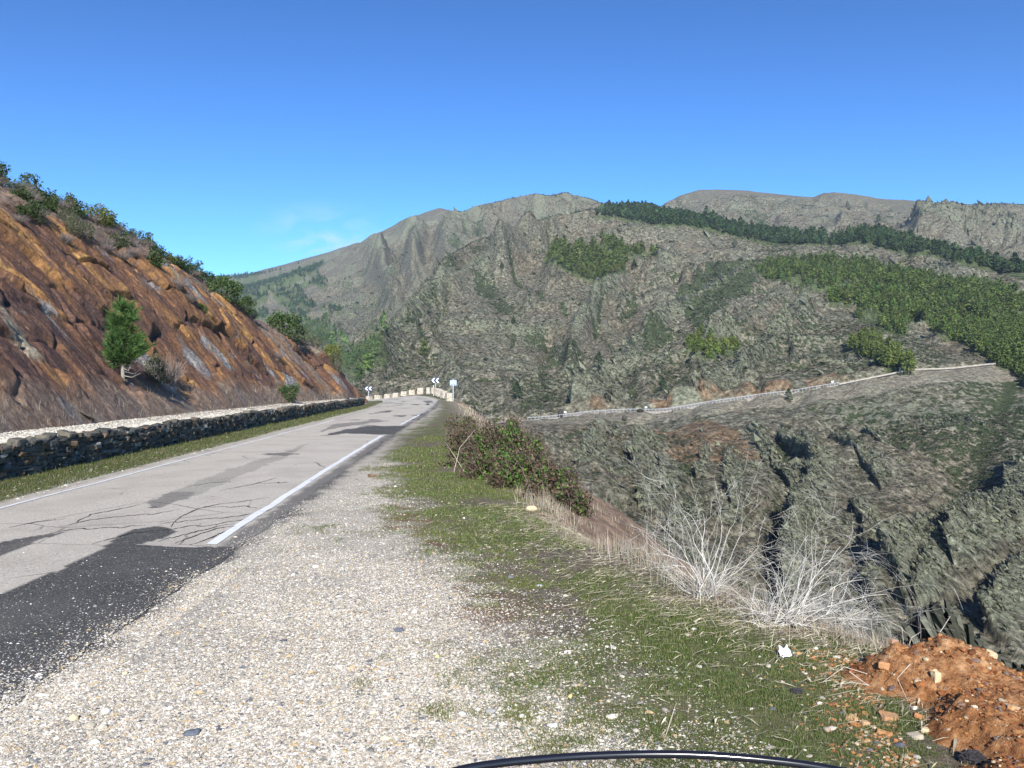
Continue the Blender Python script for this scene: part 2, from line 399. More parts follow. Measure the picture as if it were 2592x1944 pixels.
# gullies: each polyline is a drainage line (px in the photo), cut into the slope
GULL = [([(1200,700),(1290,800),(1400,880),(1500,930),(1590,985)],16,26),
        ([(1610,740),(1585,800),(1570,880),(1585,940)],10,18),
        ([(2000,600),(1900,680),(1800,740),(1700,830),(1600,900)],9,26),
        ([(960,860),(1060,830),(1120,720),(1180,610)],10,22),
        ([(1700,1060),(1740,1180),(1760,1300)],5,30),
        ([(2000,1090),(1985,1200),(1970,1420),(1960,1550)],7,26),
        ([(2560,960),(2480,1120),(2400,1300),(2300,1440)],6,34),
        ([(1050,620),(1010,680),(985,740)],25,14),([(1240,540),(1200,640),(1160,690)],20,16)]
green = np.zeros_like(HZ)
for pts, dep, wid in GULL:
    q = np.array(pts, float); x0, x1 = q[:, 0].min() - 120, q[:, 0].max() + 120
    d, s_, p_ = polydist(PXg + 14 * fbm2(HXw / 25, HYd / 25, 3, 60), PYg, pts)
    g_ = np.exp(-(d / wid) ** 2)
    DZ -= dep * 0.45 * np.exp(-(d / (wid * 1.5)) ** 2) * tap
    green = np.maximum(green, 0.70 * g_ * sstep(-.5, .2, fbm2(HXw / 22, HYd / 22, 3, 61)))
# long spurs: light rocky crests and the thin dark drainage lines between them
SPUR = [([(962,925),(1010,850),(1075,770),(1160,715),(1265,688)],18,8,.75),([(1265,688),(1330,640),(1420,585),(1500,545)],14,10,.35),([(1560,705),(1535,740),(1500,815),(1440,900)],13,6,.7),
        ([(1900,719),(1830,745),(1760,780),(1690,812),(1645,850)],12,7,.9),([(1900,540),(1700,600),(1560,640),(1400,700)],16,6,.35),([(1125,656),(1180,600),(1250,565),(1290,545)],18,14,.6),
        ([(1425,525),(1400,560),(1330,620)],16,16,.5),([(1035,590),(1060,640),(1040,700)],14,16,.5),([(945,640),(960,680),(990,760)],14,14,.5),([(1990,760),(1900,830),(1800,905)],12,4,.5),
        ([(2050,800),(1960,880),(1890,960)],12,4,.4),([(1180,1010),(1090,900),(1040,850)],16,4,.3),([(2592,560),(2400,600),(2330,590)],16,10,.4)]
spur_r = np.zeros_like(HZ); jj = 6 * fbm2(HXw / 18, HYd / 18, 3, 62)
for pts, wid, dep, rk_ in SPUR:
    d, s_, p_ = polydist(PXg + jj, PYg + jj, pts); k_ = np.exp(-(d / wid) ** 2) * sstep(0, .1, p_) * sstep(1, .9, p_)
    far_w = np.clip(np.interp(np.mean([q_[1] for q_ in pts]), [480, 1000], [2.4, 1]), 1, 3)
    DZ += 1.7 * dep * far_w * np.exp(-(d / (wid * 1.6)) ** 2) * tap * sky_t; spur_r = np.maximum(spur_r, rk_ * k_)
DRAIN = [([(1273,684),(1340,735),(1420,790),(1500,838),(1580,874)],5,.9),([(1548,700),(1535,760),(1512,830),(1500,860)],5,.8),([(1165,700),(1120,790),(1060,840),(990,880)],5,.6),([(1290,960),(1370,900),(1400,860)],6,.7),
         ([(1905,690),(1850,730),(1780,760),(1700,800)],14,.9),([(1640,1000),(1700,940),(1790,900)],5,.6),([(1310,1030),(1380,1000),(1440,985)],9,.8),([(1085,930),(1075,880),(1100,840)],8,.7),([(1420,575),(1300,600),(1240,650)],4,.5),
         ([(2140,1000),(2200,1060),(2300,1120),(2420,1180),(2592,1260)],16,.55),([(1990,1000),(2080,1040),(2160,1110),(2200,1180)],9,.5),([(1480,1080),(1400,1110),(1340,1130)],6,.7),([(1960,560),(1850,545),(1760,550)],6,.6),([(2350,520),(2330,560),(2200,555)],6,.5)]
for pts, wid, gn_ in DRAIN:
    d, s_, p_ = polydist(PXg + jj, PYg + jj, pts); k_ = np.exp(-(d / wid) ** 2) * sstep(0, .06, p_) * sstep(1, .94, p_)
    DZ -= .009 * HYd * np.exp(-(d / (wid * 1.8)) ** 2) * tap; green = np.maximum(green, gn_ * k_)
# crags: steep on their left side, rising to the right of the line (px polylines, height m, reach px)
RIBS = [([(2000,1085),(1985,1120),(2040,1165),(2075,1215),(2050,1300),(2030,1360),(2012,1440),(1995,1530)],7,60),
        ([(2075,1215),(2005,1235),(1965,1170),(1945,1120)],3.5,30),
        ([(2700,1180),(2592,1265),(2500,1325),(2430,1400),(2330,1460),(2250,1500)],9,120),
        ([(2630,1330),(2520,1400),(2470,1440),(2440,1500)],6,60),
        ([(2390,1600),(2345,1590),(2370,1545),(2400,1480)],4,60),
        ([(2190,1075),(2215,1100),(2245,1130)],3,24),
        ([(1520,1060),(1500,1130),(1470,1210)],4,40),([(1640,1090),(1615,1150),(1600,1190)],5,46),([(1690,1180),(1650,1250),(1620,1300)],4,50),
        ([(1570,1075),(1555,1120)],3,20),([(1900,1070),(1930,1130),(1945,1180)],2.5,30),
        ([(1730,1300),(1700,1370)],4,50),([(1625,855),(1570,915),(1510,970),(1440,1040)],9,46),([(1585,985),(1545,1030)],4,30),
        ([(1880,930),(1780,1000),(1690,1010)],4,50),([(1860,880),(1800,900),(1760,930)],3,30),
        ([(2720,1420),(2620,1480),(2560,1560),(2500,1620)],6,80),([(1850,1150),(1840,1230),(1860,1300)],3,46),([(1780,1150),(1770,1210)],2.5,36),([(2100,1120),(2180,1180),(2240,1250)],2.5,40),
        ([(2360,1440),(2250,1470),(2180,1500)],4,60),([(2160,1280),(2200,1350),(2190,1420)],3,40)]
# finer drainage lines and rocky ribs everywhere
def lines(lam, seed, wd):
    w_ = fbm2(HXw / lam + .6 * fbm2(HXw / lam * 2, HYd / lam * 2, 2, seed + 5), HYd / lam * .8, 3, seed); return np.exp(-(w_ / wd) ** 2)
near_ = HYd < 900
g1_ = np.where(HYd < 1300, lines(85, 201, .035), lines(260, 202, .04)); r1_ = np.where(HYd < 1300, lines(60, 211, .06), lines(190, 212, .07))
br_ = sstep(-.3, .2, fbm2(HXw / 200, HYd / 200, 2, 220))
DZ -= g1_ * .010 * np.minimum(HYd, 1200) * tap * sky_t
DZ += r1_ * (.006 + .009 * br_) * np.minimum(HYd, 1100) * tap * sky_t * (.7 + .5 * noise2(HXw / (HYd * .06), HYd / (HYd.min() * .3), 221))
green = np.maximum(green, .55 * g1_)
rock = spur_r + .42 * r1_ * (.35 + .65 * br_)
jag = 16 * fbm2(HXw / 7, HYd / 7, 3, 70) + 7 * noise2(HXw / 1.7, HYd / 1.7, 71)
RIBZ = np.zeros_like(HZ)
for pts, hgt, reach in RIBS:
    d, s_, p_ = polydist(PXg + jag, PYg + 0.6 * jag, pts)
    # keep the side that lies to the right (larger x) of the line
    q = np.array(pts, float); dn = pts[-1][1] - pts[0][1]
    side = s_ * (-1 if dn > 0 else 1)
    endt = .85 * sstep(0, 0.10, p_) * sstep(1, 0.9, p_) + 0.15
    up = np.where(side > 0, np.exp(-(d / reach) ** 1.3), np.exp(-(d / 2.0) ** 2) * 0.6) * endt
    RIBZ += 1.15 * hgt * up * (0.88 + 0.25 * noise2(HXw / 16, HYd / 16, 72)) * tap * (PYg > 850)
    rock = np.maximum(rock, np.where(side > 0, np.exp(-(d / (reach * 0.8)) ** 2), 0) * endt * 1.1)
HZ2 = HZ + DZ + RIBZ
# keep the crests where the map puts them: nothing may stand much above its own ridge line
rug = 2.2 * fbm2(HX / 23, HX * 0, 3, 250) - 1.8
for kk, a_r, b_r in (('h', kidx['f'], kidx['i'] - .5), ('i', kidx['h'] + .5, 99), ('e', kidx['d2'] + .4, kidx['f'])):
    yl = row(kk)[0] + rug; lim_ = CH + (HY - yl)[None, :] / F * HYd; mk = ((rid >= a_r) & (rid <= b_r))[:, None]
    HZ2 = np.where(mk & (HZ2 > lim_), lim_ + .12 * (HZ2 - lim_) * 0, HZ2)
HXw = HXw - .42 * RIBZ      # the plates lean
FOR = dict(
 top=[(1500,545),(1540,530),(1590,528),(1640,532),(1690,545),(1800,560),(1875,578),(1950,592),(2090,602),(2095,620),(1940,615),(1830,590),(1740,572),(1690,572),(1640,566),(1560,552)],
 top2=[(2095,618),(2110,606),(2180,588),(2260,600),(2343,618),(2450,650),(2592,688),(2800,740),(2800,760),(2592,705),(2480,675),(2400,660),(2340,640),(2290,640),(2180,612),(2095,624)],
 big=[(1911,690),(1943,665),(2015,650),(2122,652),(2230,672),(2337,700),(2516,725),(2592,737),(2800,760),(2800,1080),(2660,1010),(2592,968),(2563,938),(2530,931),(2516,915),(2470,890),(2444,866),(2391,858),(2358,832),(2337,808),(2301,812),(2290,850),(2251,840),(2205,815),(2162,807),(2180,775),(2140,768),(2104,774),(2097,740),(2033,730),(2015,718),(1940,705)],
 small=[(2151,885),(2180,868),(2215,868),(2247,895),(2276,925),(2295,925),(2312,943),(2276,946),(2240,930),(2201,909)],
 heart=[(1365,662),(1405,668),(1470,705),(1500,712),(1525,703),(1580,686),(1590,664),(1560,656),(1612,645),(1675,646),(1650,636),(1600,628),(1548,615),(1532,608),(1498,610),(1494,634),(1482,642),(1478,622),(1462,624),(1465,642),(1434,628),(1396,616),(1402,636)],
 round=[(1738,885),(1748,862),(1801,855),(1864,875),(1868,890),(1820,903),(1779,908)])
def z2(pts): return [(500 + a * .2712, 650 + b * .2712) for a, b in pts]
LEFT = dict(
 la=z2([(90,205),(640,150),(1070,45),(1200,20),(1130,110),(980,200),(860,260),(680,300),(640,420),(560,430),(640,500),(690,560),(520,600),(300,480),(90,400)]),
 lb=z2([(680,320),(900,270),(1080,190),(1120,140),(1200,190),(1190,300),(1080,250),(960,300),(1000,380),(1100,440),(1090,480),(960,460),(850,490),(780,440)]),
 lc=z2([(900,680),(1000,600),(1230,570),(1260,660),(1390,820),(1470,880),(1380,940),(1250,860),(1100,780),(950,720)]),
 ld=z2([(1300,960),(1480,880),(1620,800),(1590,680),(1690,650),(1770,700),(1750,780),(1790,960),(1650,1060),(1500,1200),(1400,1110)]),
 le=z2([(1130,480),(1150,450),(1360,490),(1360,520),(1200,500)]),
 lf=z2([(880,510),(1050,530),(1040,580),(960,620),(890,560)]),
 lg=z2([(1490,790),(1550,750),(1570,790),(1490,830)]))
FOR_ALL = {**FOR, **LEFT}
# masks of what the ground is made of
n1 = fbm2(HXw / 34, HYd / 34, 4, 80); n2 = fbm2(HXw / 150, HYd / 150, 3, 84); n3 = fbm2(HXw / 9, HYd / 9, 3, 88)
rock = np.clip(rock + sstep(0.05, 0.5, 0.45 * crag + 0.7 * n1 + 0.25 * n3 - 0.16) * 0.42, 0, 1)
rock = np.where((PXg < 1560) & (HYd > 1150), np.clip(rock * .8 + .16 + .3 * n3, 0, 1), rock)  # paler rock on the far mountain, its lightness partly standing in for haze
GPOLY = [([(1560,850),(1660,870),(1740,880),(1900,840),(2160,800),(2420,890),(2200,1000),(2330,1080),(2592,1000),(2700,1200),(2500,1250),(2150,1060),(2000,960),(1700,1000),(1600,960)],0.40),
         ([(1690,790),(1780,690),(1910,640),(1930,700),(1880,760),(1760,830)],0.8),
         ([(1000,850),(1100,820),(1180,900),(1100,960),(960,990),(950,930)],0.25),
         ([(1300,930),(1500,930),(1420,1040),(1300,1050)],0.4),([(2300,960),(2592,940),(2700,1250),(2400,1200)],0.35),
         ([(860,700),(1010,780),(1000,860),(900,930),(820,850)],0.35),
         ([(1820,500),(2050,510),(2200,500),(2060,540),(1860,530)],0.35)]
jx = PXg + 40 * n1 + 12 * n3; jy = PYg + 26 * n1 + 10 * n3
for poly, a in GPOLY: green = np.maximum(green, a * inpoly(jx, jy, poly))
green = np.clip(green + 0.22 * sstep(0.02, 0.55, n1 * 0.6 - n2 * 0.6 + 0.35 * n3 - 0.1), 0, 1)
green *= (1 - 0.75 * np.clip(rock * 1.2 - 0.4, 0, 1))
RUST = [([(1660,1085),(1760,1050),(1850,1075),(1930,1160),(1890,1200),(1800,1190),(1700,1150)],1.0),([(1700,1070),(1990,1010),(2010,1060),(1930,1090),(1740,1090)],0.45),([(1480,1075),(1640,1075),(1560,1150),(1500,1120)],0.4)]
rust = np.zeros_like(HZ)
for poly, a in RUST: rust = np.maximum(rust, a * inpoly(PXg + 30 * n1 + 20 * n3, PYg + 25 * n1 + 10 * n3, poly))
wooded = np.zeros_like(HZ)
for nm_, poly in FOR_ALL.items():
    wooded = np.maximum(wooded, inpoly(PXg + 10 * n3, HY + (CH - HZ2) / HYd * F + 8 * n3 - 4, poly) * ((HYd > 430) if nm_[0] == 'l' else 1) * ((HYd > 1400) if nm_ == 'la' else 1) * ((HYd > 1400) if nm_ == 'lb' else 1))
bank = ((rid > kidx['c1']) & (rid < kidx['c2'] + 0.06 + 0))[:, None] * sstep(1290, 1340, PXg) * (1 - sstep(2050, 2300, PXg)) * sstep(-0.5, 0.1, n1 + n3)
rust = np.maximum(rust, bank * 1.0)
scree = ((rid > kidx['c'] - 0.16) & (rid <= kidx['c'] + 0.3))[:, None] * sstep(1300, 1400, PXg) * sstep(-0.5, 0.3, n1 + 0.5)
roadm = road_zone
A_all = dict(wood=wooded.ravel(), rock=rock.ravel(), green=(green * (1 - rust) * (1 - scree * 0.7)).ravel(), rust=rust.ravel(), scree=np.maximum(scree, roadm * 0.6).ravel())

t = NT("hill_ground", 0.95, 0.1)
R_, G_, U_, K_, W_f = (t.attr(k) for k in ('rock', 'green', 'rust', 'scree', 'wood'))
fineA = t.noise(1.3, 6, rough=0.7); fineB = t.noise(0.35, 6, rough=0.65); fineC = t.noise(0.03, 5)
st = t.map(rot=(0.5, 0.6, 0.65), sc=(0.5, 1.6, 1.0)); stn = t.noise(1.0, 5, vec=st, rough=0.65)
heath = t.ramp(fineB, [(0.30, (.040, .038, .028)), (0.44, (.092, .086, .066)), (0.56, (.158, .148, .117)), (0.70, (.28, .265, .22))])
heath = t.mix(t.rng(fineC, 0.35, 0.7), heath, t.mix(1.0, heath, (1.03, .93, .90), 'MULTIPLY'))
rockc = t.ramp(stn, [(0.28, (.040, .040, .031)), (0.42, (.115, .114, .084)), (0.54, (.205, .206, .150)), (0.70, (.33, .325, .26))])
rockc = t.mix(t.rng(fineA, 0.35, 0.65), t.mix(0.5, rockc, (.08, .078, .066), 'MIX'), rockc)
greenc = t.ramp(fineA, [(0.3, (.018, .026, .014)), (0.5, (.046, .062, .030)), (0.7, (.105, .11, .065))])
rustc = t.ramp(fineB, [(0.3, (.06, .042, .030)), (0.5, (.15, .100, .066)), (0.7, (.26, .175, .115))])
screec = t.ramp(fineA, [(0.3, (.17, .145, .12)), (0.7, (.38, .33, .27))])
rk = t.rng(t.math('ADD', t.math('MULTIPLY', R_, 1.0), t.math('MULTIPLY', t.math('SUBTRACT', fineB, 0.5), 1.7)), 0.32, 0.62)
gk = t.rng(t.math('ADD', G_, t.math('MULTIPLY', t.math('SUBTRACT', fineB, 0.5), -2.2)), 0.34, 0.56)
c = t.mix(rk, heath, rockc)
c = t.mix(t.math('MULTIPLY', gk, 0.93), c, greenc)
c = t.mix(t.rng(t.math('ADD', U_, t.math('MULTIPLY', t.math('SUBTRACT', t.noise(.12, 5), 0.5), 2.0)), 0.40, 1.15), c, rustc)
c = t.mix(t.math('MULTIPLY', K_, 0.55), c, screec)
c = t.mix(t.math('MULTIPLY', W_f, .8), c, t.ramp(fineA, [(.3, (.035, .050, .022)), (.7, (.10, .13, .05))]))
c = t.mix(1.0, c, t.ramp(t.noise(.7, 7, rough=.8), [(.36, (.62, .65, .60)), (.5, (1.12, 1.15, 1.08)), (.62, (1.66, 1.68, 1.58))]), 'MULTIPLY')
hill_mat = t.done(c, t.math('ADD', t.math('MULTIPLY', stn, .5), t.math('ADD', fineA, t.math('MULTIPLY', fineB, 1.5))), 0.9, 1.1)
HV = np.stack([HXw, HYd, HZ2], -1)
hills = mesh_np("hills", HV.reshape(-1, 3), grid_faces(NR, NC), hill_mat, True, A_all)
tag(hills, kind='structure', label='rocky scrub hillside across the valley with grey mountains behind')

PYd = HY + (CH - HZ2) / HYd * F
# nearest visible surface: lowest Y at each pixel (front-most vertex)
def hill_at(x, y, jit=0):
    j = int(np.clip(round((x - HX[0]) / 3), 0, NC - 1)); col = PYd[:, j]
    vis = np.minimum.accumulate(col)
    i = np.where((col <= vis + 0.5) & (col <= y))[0]
    i = i[0] if len(i) else NR - 1
    return HV[i, j].copy(), i, j

# ------------------------------------------------------------------ the far road with its crash barrier
ic = int(np.where(rid == kidx['c'])[0][0]); ic1 = int(np.where(rid == kidx['c1'])[0][0])
sel = (HX >= 1170) & (HX <= 2530)
e0 = HV[ic, sel].copy(); e1 = HV[ic1, sel].copy()
ker = np.hanning(63)[1:-1]; ker /= ker.sum()
for q in (e0, e1):
    for k in range(3): q[:, k] = np.convolve(np.pad(q[:, k], 30, mode='reflect', reflect_type='odd'), ker, 'valid')
    q[:, 2] = np.maximum(q[:, 2], 0 * q[:, 2] - 99) + 0.25
m = (e0 + e1) * 0.5; d0 = (e0 - m) * 0.85 + m
rv = np.concatenate([d0, e1]); n = len(d0)
rf = np.stack([np.arange(n - 1), np.arange(n - 1) + 1, np.arange(n - 1) + n + 1, np.arange(n - 1) + n], 1)
# skirt so the edge of the carriageway shows as a pale kerb of fill
sk = e0.copy(); sk[:, 2] -= 1.5; sk[:, 1] -= 1.3; rv = np.concatenate([rv, sk])
rf = np.concatenate([rf, np.stack([np.arange(n - 1) + 2 * n, np.arange(n - 1) + 2 * n + 1, np.arange(n - 1) + 1, np.arange(n - 1)], 1)])
fr = mesh_np("far_road", rv, rf, plain("far_road_surface", (.30, .265, .225), 0.9, var=.2, scale=.7))
tag(fr, kind='structure', label='narrow road cut across the far hillside')
galv = plain("galvanised_steel", (.36, .38, .41), 0.55, 0.2, var=.1, scale=2)
def rail_on(x0, x1):
    i = np.where((HX[sel] >= x0) & (HX[sel] <= x1))[0]; return e0[i]
g0 = rail_on(1335, 2122) + np.array([0, -.9, .25]); gr = empty("crash_barrier", g0[len(g0) // 2])
tag(gr, 'long grey steel crash barrier along the edge of the far hillside road', 'crash barrier')
mb = MB(); up = np.array([0, 0, 1.0])
L = len(g0); off = np.array([(0, 0, .50), (0, -.06, .61), (0, 0, .72)])
v = (g0[:, None, :] + off[None]).reshape(-1, 3); f = []
for i in range(L - 1):
    for j in range(2): f.append((i * 3 + j, (i + 1) * 3 + j, (i + 1) * 3 + j + 1, i * 3 + j + 1))
vb = v + np.array([0, 0.05, 0]); mb.add(v, np.array(f)); mb.add(vb, np.array(f)[:, ::-1])
child_shift(mb.build("beam", galv), gr)
mb = MB(); k = 0
pm = MB()
for i in range(0, L, 3): box(pm, g0[i] + np.array([0, .08, .1]), (.12, .12, 1.4))
po = child_shift(pm.build("post_row", galv), gr); po['kind'] = 'stuff'
g1 = rail_on(2122, 2520) + np.array([0, -.6, .25]); mb = MB()
for i in range(len(g1) - 1):
    a, b = g1[i], g1[i + 1]; w = .22
    q = np.array([a + (0, -w, -.3), b + (0, -w, -.3), b + (0, -w, .30), a + (0, -w, .30), a + (0, w, .30), b + (0, w, .30)])
    mb.add(q, np.array([(0, 1, 2, 3), (3, 2, 5, 4)]))
tag(mb.build("parapet", plain("pale_parapet", (.36, .32, .27), .9, var=.2, scale=1.2)), 'low pale parapet along the far road where it climbs towards the pine forest', 'parapet')
hills_rng = np.random.default_rng(21)

# ------------------------------------------------------------------ rock slabs and scrub on the hillside (uncountable)
rs = hills_rng
J, I = np.meshgrid(np.arange(NC), np.arange(NR))
area_ok = (PXg > 780) & (PXg < 2800) & (rid[:, None] < kidx['g2']) & (rid[:, None] > kidx['a'] + 0.3) & (road_near < 0.25) & ((rid[:, None] < kidx['c'] - .07) | (rid[:, None] > kidx['c2'] + .03))
def pick(weight, n):
    w = (weight * area_ok).ravel(); w = w / w.sum(); return rs.choice(w.size, n, p=w)
cellw = np.minimum(1, (HYd / 300) ** 0.6)
ii = pick((np.clip(rock - 0.25, 0, 1) ** 1.2) * (HYd < 1300) + 0.012, 42000)
pos = HV.reshape(-1, 3)[ii] + rs.normal(0, .3, (len(ii), 3)); Yi = pos[:, 1]
sz = np.exp(rs.normal(0, .5, len(ii))) * 0.38 * (Yi / 230) ** 0.75
lean = rs.normal(-0.62, .22, len(ii))
R = rot_z(rs.normal(0.25, .35, len(ii))) @ rot_y(lean) @ rot_x(rs.normal(0.1, .2, len(ii)))
slab = np.stack([sz * rs.uniform(.25, .6, len(ii)), sz * rs.uniform(.6, 1.4, len(ii)), sz * rs.uniform(.7, 1.9, len(ii))], 1)
g = rs.uniform(.6, 1.25, (len(ii), 1)); li = rs.uniform(0, 1, (len(ii), 1))
colr = ((1 - li) * np.array([[.145, .143, .118]]) + li * np.array([[.205, .212, .135]])) * g
v, f, c_ = scatter(OCT_V, OCT_F, pos, R, slab, colr, 0.3, rs)
slabs = mesh_np("rock_slabs", v, f, colmat("lichened_slate", .95, .1, .35, 2.0), False, {"Col": c_})
tag(slabs, kind='stuff', label='leaning lichened slate slabs breaking out of the far hillside')

def blob_tufts(nq, r, flat=0.75):
    """a clump of small leaf faces within a dome, unit size"""
    p = r.normal(0, 1, (nq, 3)); p /= np.linalg.norm(p, axis=1)[:, None]; p *= r.uniform(.45, 1, (nq, 1)); p[:, 2] = np.abs(p[:, 2]) * flat
    T = np.array([(-1, -.6, 0), (1, -.6, 0), (0, 1, 0)]) * 0.42
    R = rot_rand(nq, r); v = np.einsum('kij,nj->kni', R, T) + p[:, None]
    return v.reshape(-1, 3), np.arange(nq * 3).reshape(-1, 3)
ii = pick(green ** 1.3 * np.minimum(1, 900 / HYd) + 0.13, 95000)
pos = HV.reshape(-1, 3)[ii] + rs.normal(0, .5, (len(ii), 3)); pos[:, 2] = HV.reshape(-1, 3)[ii][:, 2] - .1; Yi = pos[:, 1]
sz = np.exp(rs.normal(0, .4, len(ii))) * 0.42 * (Yi / 300) ** 0.65
bv, bf = blob_tufts(9, rs)
g = rs.uniform(.6, 1.5, (len(ii), 1)); li = (rs.uniform(0, 1, (len(ii), 1)) > .62)
colr = np.where(li, np.array([[.105, .092, .07]]), np.array([[.040, .054, .028]])) * g
v, f, c_ = scatter(bv, bf, pos, rot_z(rs.uniform(0, 6.28, len(ii))), np.stack([sz, sz, sz * rs.uniform(.7, 1.1, len(ii))], 1), colr)
scr = mesh_np("scrub", v, f, colmat("scrub_leaves", .95, .1, .2, 3.0), False, {"Col": c_})
tag(scr, kind='stuff', label='dark low scrub dotted over the far hillside')

# ------------------------------------------------------------------ pines on the hillside
def pine_crown(nt, r, slim):
    """crown of needle tufts on whorls, unit height"""
    z = r.uniform(0.12, 1, nt) ** 0.85; env = slim * np.sqrt(np.clip(1 - z, 0, 1)) * (0.55 + 0.45 * np.sin(np.clip(z * 3.4, 0, 3.1))) + 0.012
    az = r.uniform(0, 6.283, nt); lob = 1 + 0.28 * np.sin(az * 3 + r.uniform(0, 6)) * np.sin(z * 14)
    rad = env * lob * np.sqrt(r.uniform(0.12, 1, nt))
    p = np.stack([rad * np.cos(az), rad * np.sin(az), z], 1)
    T = np.array([(-1, -.35, 0), (1, -.35, 0), (0, 1.2, 0)]) * 0.050 * (300 / nt) ** 0.4
    R = rot_rand(nt, r); v = np.einsum('kij,nj->kni', R, T) + p[:, None]
    return v.reshape(-1, 3), np.arange(nt * 3).reshape(-1, 3), z
pine_mat = colmat("pine_needles", .9, .15, .3, .8, trans=0.25)
visrow = np.minimum.accumulate(np.where(np.arange(NR)[:, None] >= 0, PYd, 9e9), 0)
visible = PYd <= visrow + 6
cell = np.gradient(HYd, axis=0) * (HYd * 3 / F)       # plan area of a grid cell
trees = []                                           # x,y,z,height,patch,px,py
for name, poly in list(FOR.items()) + list(LEFT.items()):
    left = name in LEFT
    jn = 5 * fbm2(HXw / 20, HYd / 20, 2, 95)
    ins = inpoly(PXg + jn, PYd + jn * .5, poly)
    if name == 'la': ins &= (HYd > 1400)
    elif left: ins &= (HYd > 450)
    elif name in ('top', 'top2'): ins &= (rid[:, None] > kidx['d2']) & (rid[:, None] < kidx['f'] + .3)
    else: ins &= (rid[:, None] < kidx['e'] + .02)
    if name == 'la': ins = inpoly(PXg, PYd, poly) & (HYd > 1400)
    sp = np.where(left, 5.2, 2.3) * (HYd / 500) ** 0.55
    lam = np.clip(cell, 0, 400) / sp ** 2 * ins * (visible | left)
    clear = sstep(-.55, -.2, fbm2(HXw / 26, HYd / 26, 2, 97)) if name in ('big', 'la', 'heart', 'lc') else 1.0
    cnt_ = rs.poisson(np.clip(lam * clear, 0, 4)); k = np.repeat(np.arange(cnt_.size), cnt_.ravel())
    cap = dict(la=5200, lb=1800, lc=1800, ld=1700, big=8500, top=2200, top2=2000).get(name, 600)
    if len(k) > cap: k = rs.choice(k, cap, replace=False)
    b = HV.reshape(-1, 3)[k]; Yk = b[:, 1]
    b = b + np.stack([rs.uniform(-.5, .5, len(k)) * Yk * 3 / F, rs.uniform(-.5, .5, len(k)) * Yk * .004, 0 * Yk], 1)
    base = dict(top=8.0, top2=7.2, big=5.2, small=6.4, heart=7.6, round=5.2).get(name, 9)
    h = base * np.exp(rs.normal(0, .2, len(k)))
    for q in range(len(k)): trees.append((*b[q], h[q], name))
print("forest trees", len(trees))
bright = dict(big=(.118, .160, .045), small=(.14, .175, .048), heart=(.118, .150, .045), round=(.135, .175, .042), top=(.066, .105, .048), top2=(.068, .105, .046))
tb = np.array([q[:3] for q in trees]); th = np.array([q[3] for q in trees]); tn = np.array([q[4] for q in trees])
app = th / tb[:, 1] * np.where(np.isin(tn, ['big', 'small', 'round', 'heart']), 1, 0.01)
app *= ((CX + tb[:, 0] / tb[:, 1] * F) < 2600)
near_idx = np.argsort(-app)[:270]; is_near = np.zeros(len(trees), bool); is_near[near_idx] = True
# the wood: one object
far = np.where(~is_near)[0]
vs, fs, cs, o_ = [], [], [], 0
protos = [pine_crown(70, rs, .30) for _ in range(5)]
for k in range(5):
    idx = far[k::5]; bv, bf, bz = protos[k]
    colb = np.array([bright.get(n_, (.115, .17, .055) if n_ in ('lc', 'ld') else (.070, .115, .050)) for n_ in tn[idx]]) * np.exp(rs.normal(0, .22, (len(idx), 1))) * (1 + rs.normal(0, .07, (len(idx), 3)))
    wd = rs.uniform(.85, 1.45, len(idx))
    v, f, c_ = scatter(bv, bf, tb[idx] - np.array([0, 0, .3]), rot_z(rs.uniform(0, 6.28, len(idx))), np.stack([th[idx] * wd, th[idx] * wd, th[idx]], 1), colb)
    vs.append(v); fs.append(f + o_); cs.append(c_); o_ += len(v)
wood = mesh_np("pine_forest", np.concatenate(vs), np.concatenate(fs), pine_mat, False, {"Col": np.concatenate(cs)})
tag(wood, kind='stuff', label='dense green pine plantations on the far slopes')
# single pines: shared meshes, one object each
def pine_mesh(k, col, r, slim, nt=230, trunk=True):
    mb = MB(); v, f, z = pine_crown(nt, r, slim)
    cv = np.repeat(np.array(col) * np.exp(r.normal(0, .22, (nt, 1))), 3, axis=0); mb.add(v, f, cv)
    if trunk: tube(mb, [(0, 0, -.06), (0, 0, .5), (.005, 0, .9)], [.018, .012, .004], (.13, .10, .075), 5)
    o = mb.build("pine_tree", pine_mat, link=False); return o.data
PM = {}
for nm in ('big', 'small', 'heart', 'round'): PM[nm] = [pine_mesh(k, bright[nm], rs, .26 + .05 * k) for k in range(4)]
PL = dict(big='slender green pine at the lower edge of the big plantation on the right hillside',
          small='yellow-green pine in the narrow grove standing just above the far road',
          heart='tall pine in the heart shaped grove high on the middle of the hillside',
          round='bright green bushy pine in the small round grove below the rocky slope')
PG = dict(big='pines along the edge of the large plantation', small='pines in the grove above the far road', heart='pines in the heart shaped grove', round='pines in the small round grove')
def add_pine(p, h, me, label, group=None, w=1.0):
    o = bpy.data.objects.new("pine_tree", me); C.objects.link(o); o.location = (p[0], p[1], p[2] - .1)
    o.scale = (h * w, h * w, h); o.rotation_euler = (0, 0, float(rs.uniform(0, 6.28))); tag(o, label, 'pine tree', group); return o
for q in near_idx:
    nm = tn[q]; add_pine(tb[q], th[q], PM[nm][int(rs.integers(4))], PL[nm], PG[nm], float(rs.uniform(.85, 1.35)))
dark = [pine_mesh(k, (.040, .068, .030), rs, .36, 260, False) for k in range(3)]; lone_b = pine_mesh(9, bright['small'], rs, .34, 260, False)
mbt = MB(); tube(mbt, [(0, 0, -.06), (0, 0, .5), (.005, 0, .9)], [.022, .014, .004], (.13, .10, .075), 6); trunk_o = mbt.build('trunk', pine_mat, link=False)
